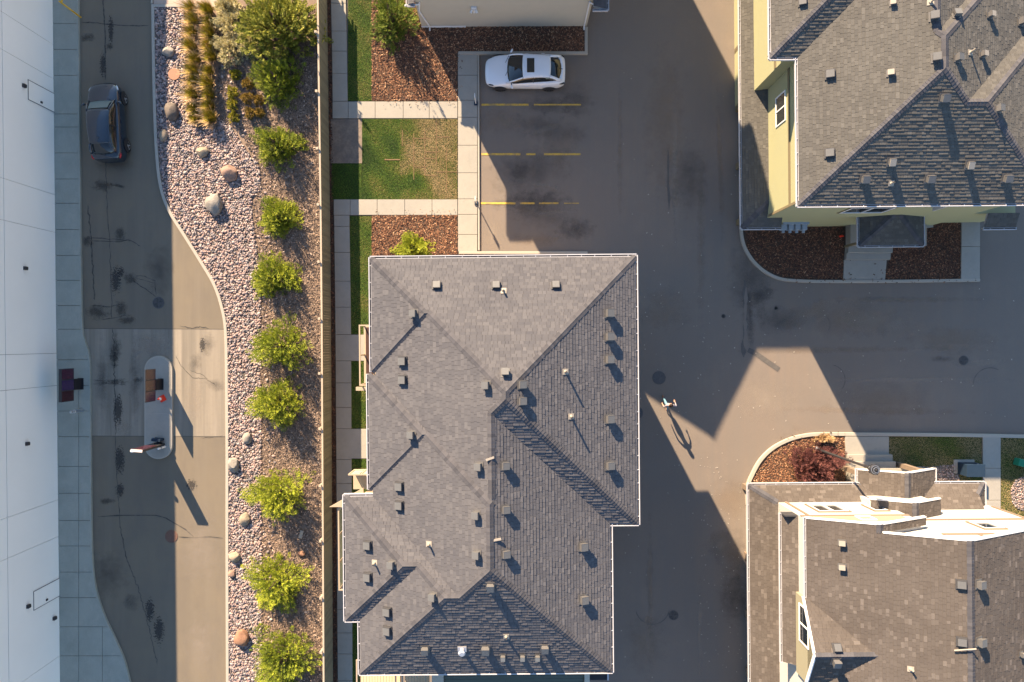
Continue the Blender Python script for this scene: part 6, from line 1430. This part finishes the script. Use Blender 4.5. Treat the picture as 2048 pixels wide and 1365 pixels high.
for s_ in 'LR': E_ += [('pelvis', 'hip'+s_), ('hip'+s_, 'knee'+s_), ('knee'+s_, 'ank'+s_), ('ank'+s_, 'heel'+s_), ('heel'+s_, 'toe'+s_), ('upch', 'sh'+s_), ('sh'+s_, 'el'+s_), ('el'+s_, 'wr'+s_), ('wr'+s_, 'hd'+s_)]
for s_, d in (('L', (.25, .0, -.97)), ('R', (.95, .25, -.1))):
    hx, hy, hz, _ = J['hd'+s_]; dv = Vector(d).normalized(); sd = dv.cross(Vector((0, 1, 0)) if s_ == 'L' else Vector((0, 0, 1))).normalized()
    for f, (o_, l_) in enumerate(((-.032, .062), (-.011, .074), (.011, .070), (.030, .055))):
        a = Vector((hx, hy, hz))+dv*.045+sd*o_; c = a+dv*l_*.6; e = c+dv*l_*.4+Vector((0, 0, -.012))
        for q, (nm, p) in enumerate((('a', a), ('b', c), ('c', e))): J[f'f{s_}{f}{nm}'] = (*p, .0105-.0015*q)
        E_ += [('hd'+s_, f'f{s_}{f}a'), (f'f{s_}{f}a', f'f{s_}{f}b'), (f'f{s_}{f}b', f'f{s_}{f}c')]
    a = Vector((hx, hy, hz))+sd*-.04+dv*.01; c = a+sd*-.02+dv*.035
    J['t'+s_+'a'] = (*a, .012); J['t'+s_+'b'] = (*c, .010); E_ += [('hd'+s_, 't'+s_+'a'), ('t'+s_+'a', 't'+s_+'b')]
ks = list(J); me = bpy.data.meshes.new('body'); me.from_pydata([J[q][:3] for q in ks], [(ks.index(a), ks.index(c)) for a, c in E_], [])
ob = link('body', me); sk_ = ob.modifiers.new('skin', 'SKIN'); sk_.use_smooth_shade = True
for i, q in enumerate(ks): me.skin_vertices[0].data[i].radius = (J[q][3], J[q][3])
me.skin_vertices[0].data[ks.index('pelvis')].use_root = True
sb = ob.modifiers.new('sub', 'SUBSURF'); sb.levels = 1; sb.render_levels = 1
bpy.context.view_layer.update(); dg = bpy.context.evaluated_depsgraph_get(); nm_ = bpy.data.meshes.new_from_object(ob.evaluated_get(dg)); ob.modifiers.clear(); ob.data = nm_; ob.parent = person
nm_.materials.clear()
for m_ in (skin_m, shirt_m, jean_m, shoe_m, vest_m): nm_.materials.append(m_)
for f in nm_.polygons:
    c = f.center; f.use_smooth = True; ay = abs(c.y)
    if c.z < .13 or (c.z < .17 and c.x < -.3): f.material_index = 3
    elif c.z < .97 and ay < .22: f.material_index = 2
    elif ay > .155 and c.z > 1.02 and c.z < 1.45 : f.material_index = 1
    elif ay > .2: f.material_index = 0
    elif c.z < 1.43: f.material_index = 1
    else: f.material_index = 0
bm = bmesh.new(); bmesh.ops.create_icosphere(bm, subdivisions=3, radius=1)
for v in bm.verts:
    z = v.co.z; x = v.co.x; v.co = Vector((x*.105+.035, v.co.y*.105, z*.115+1.615))
    if z < .1 and x > .1: v.co.x = min(v.co.x, .05)
    if z < -.1: v.co.z -= .26*(-z); v.co.x -= .035; 
me = bpy.data.meshes.new('hair'); bm.to_mesh(me); bm.free(); me.materials.append(hair_m); me.polygons.foreach_set('use_smooth', [True]*len(me.polygons)); link('hair', me, person)
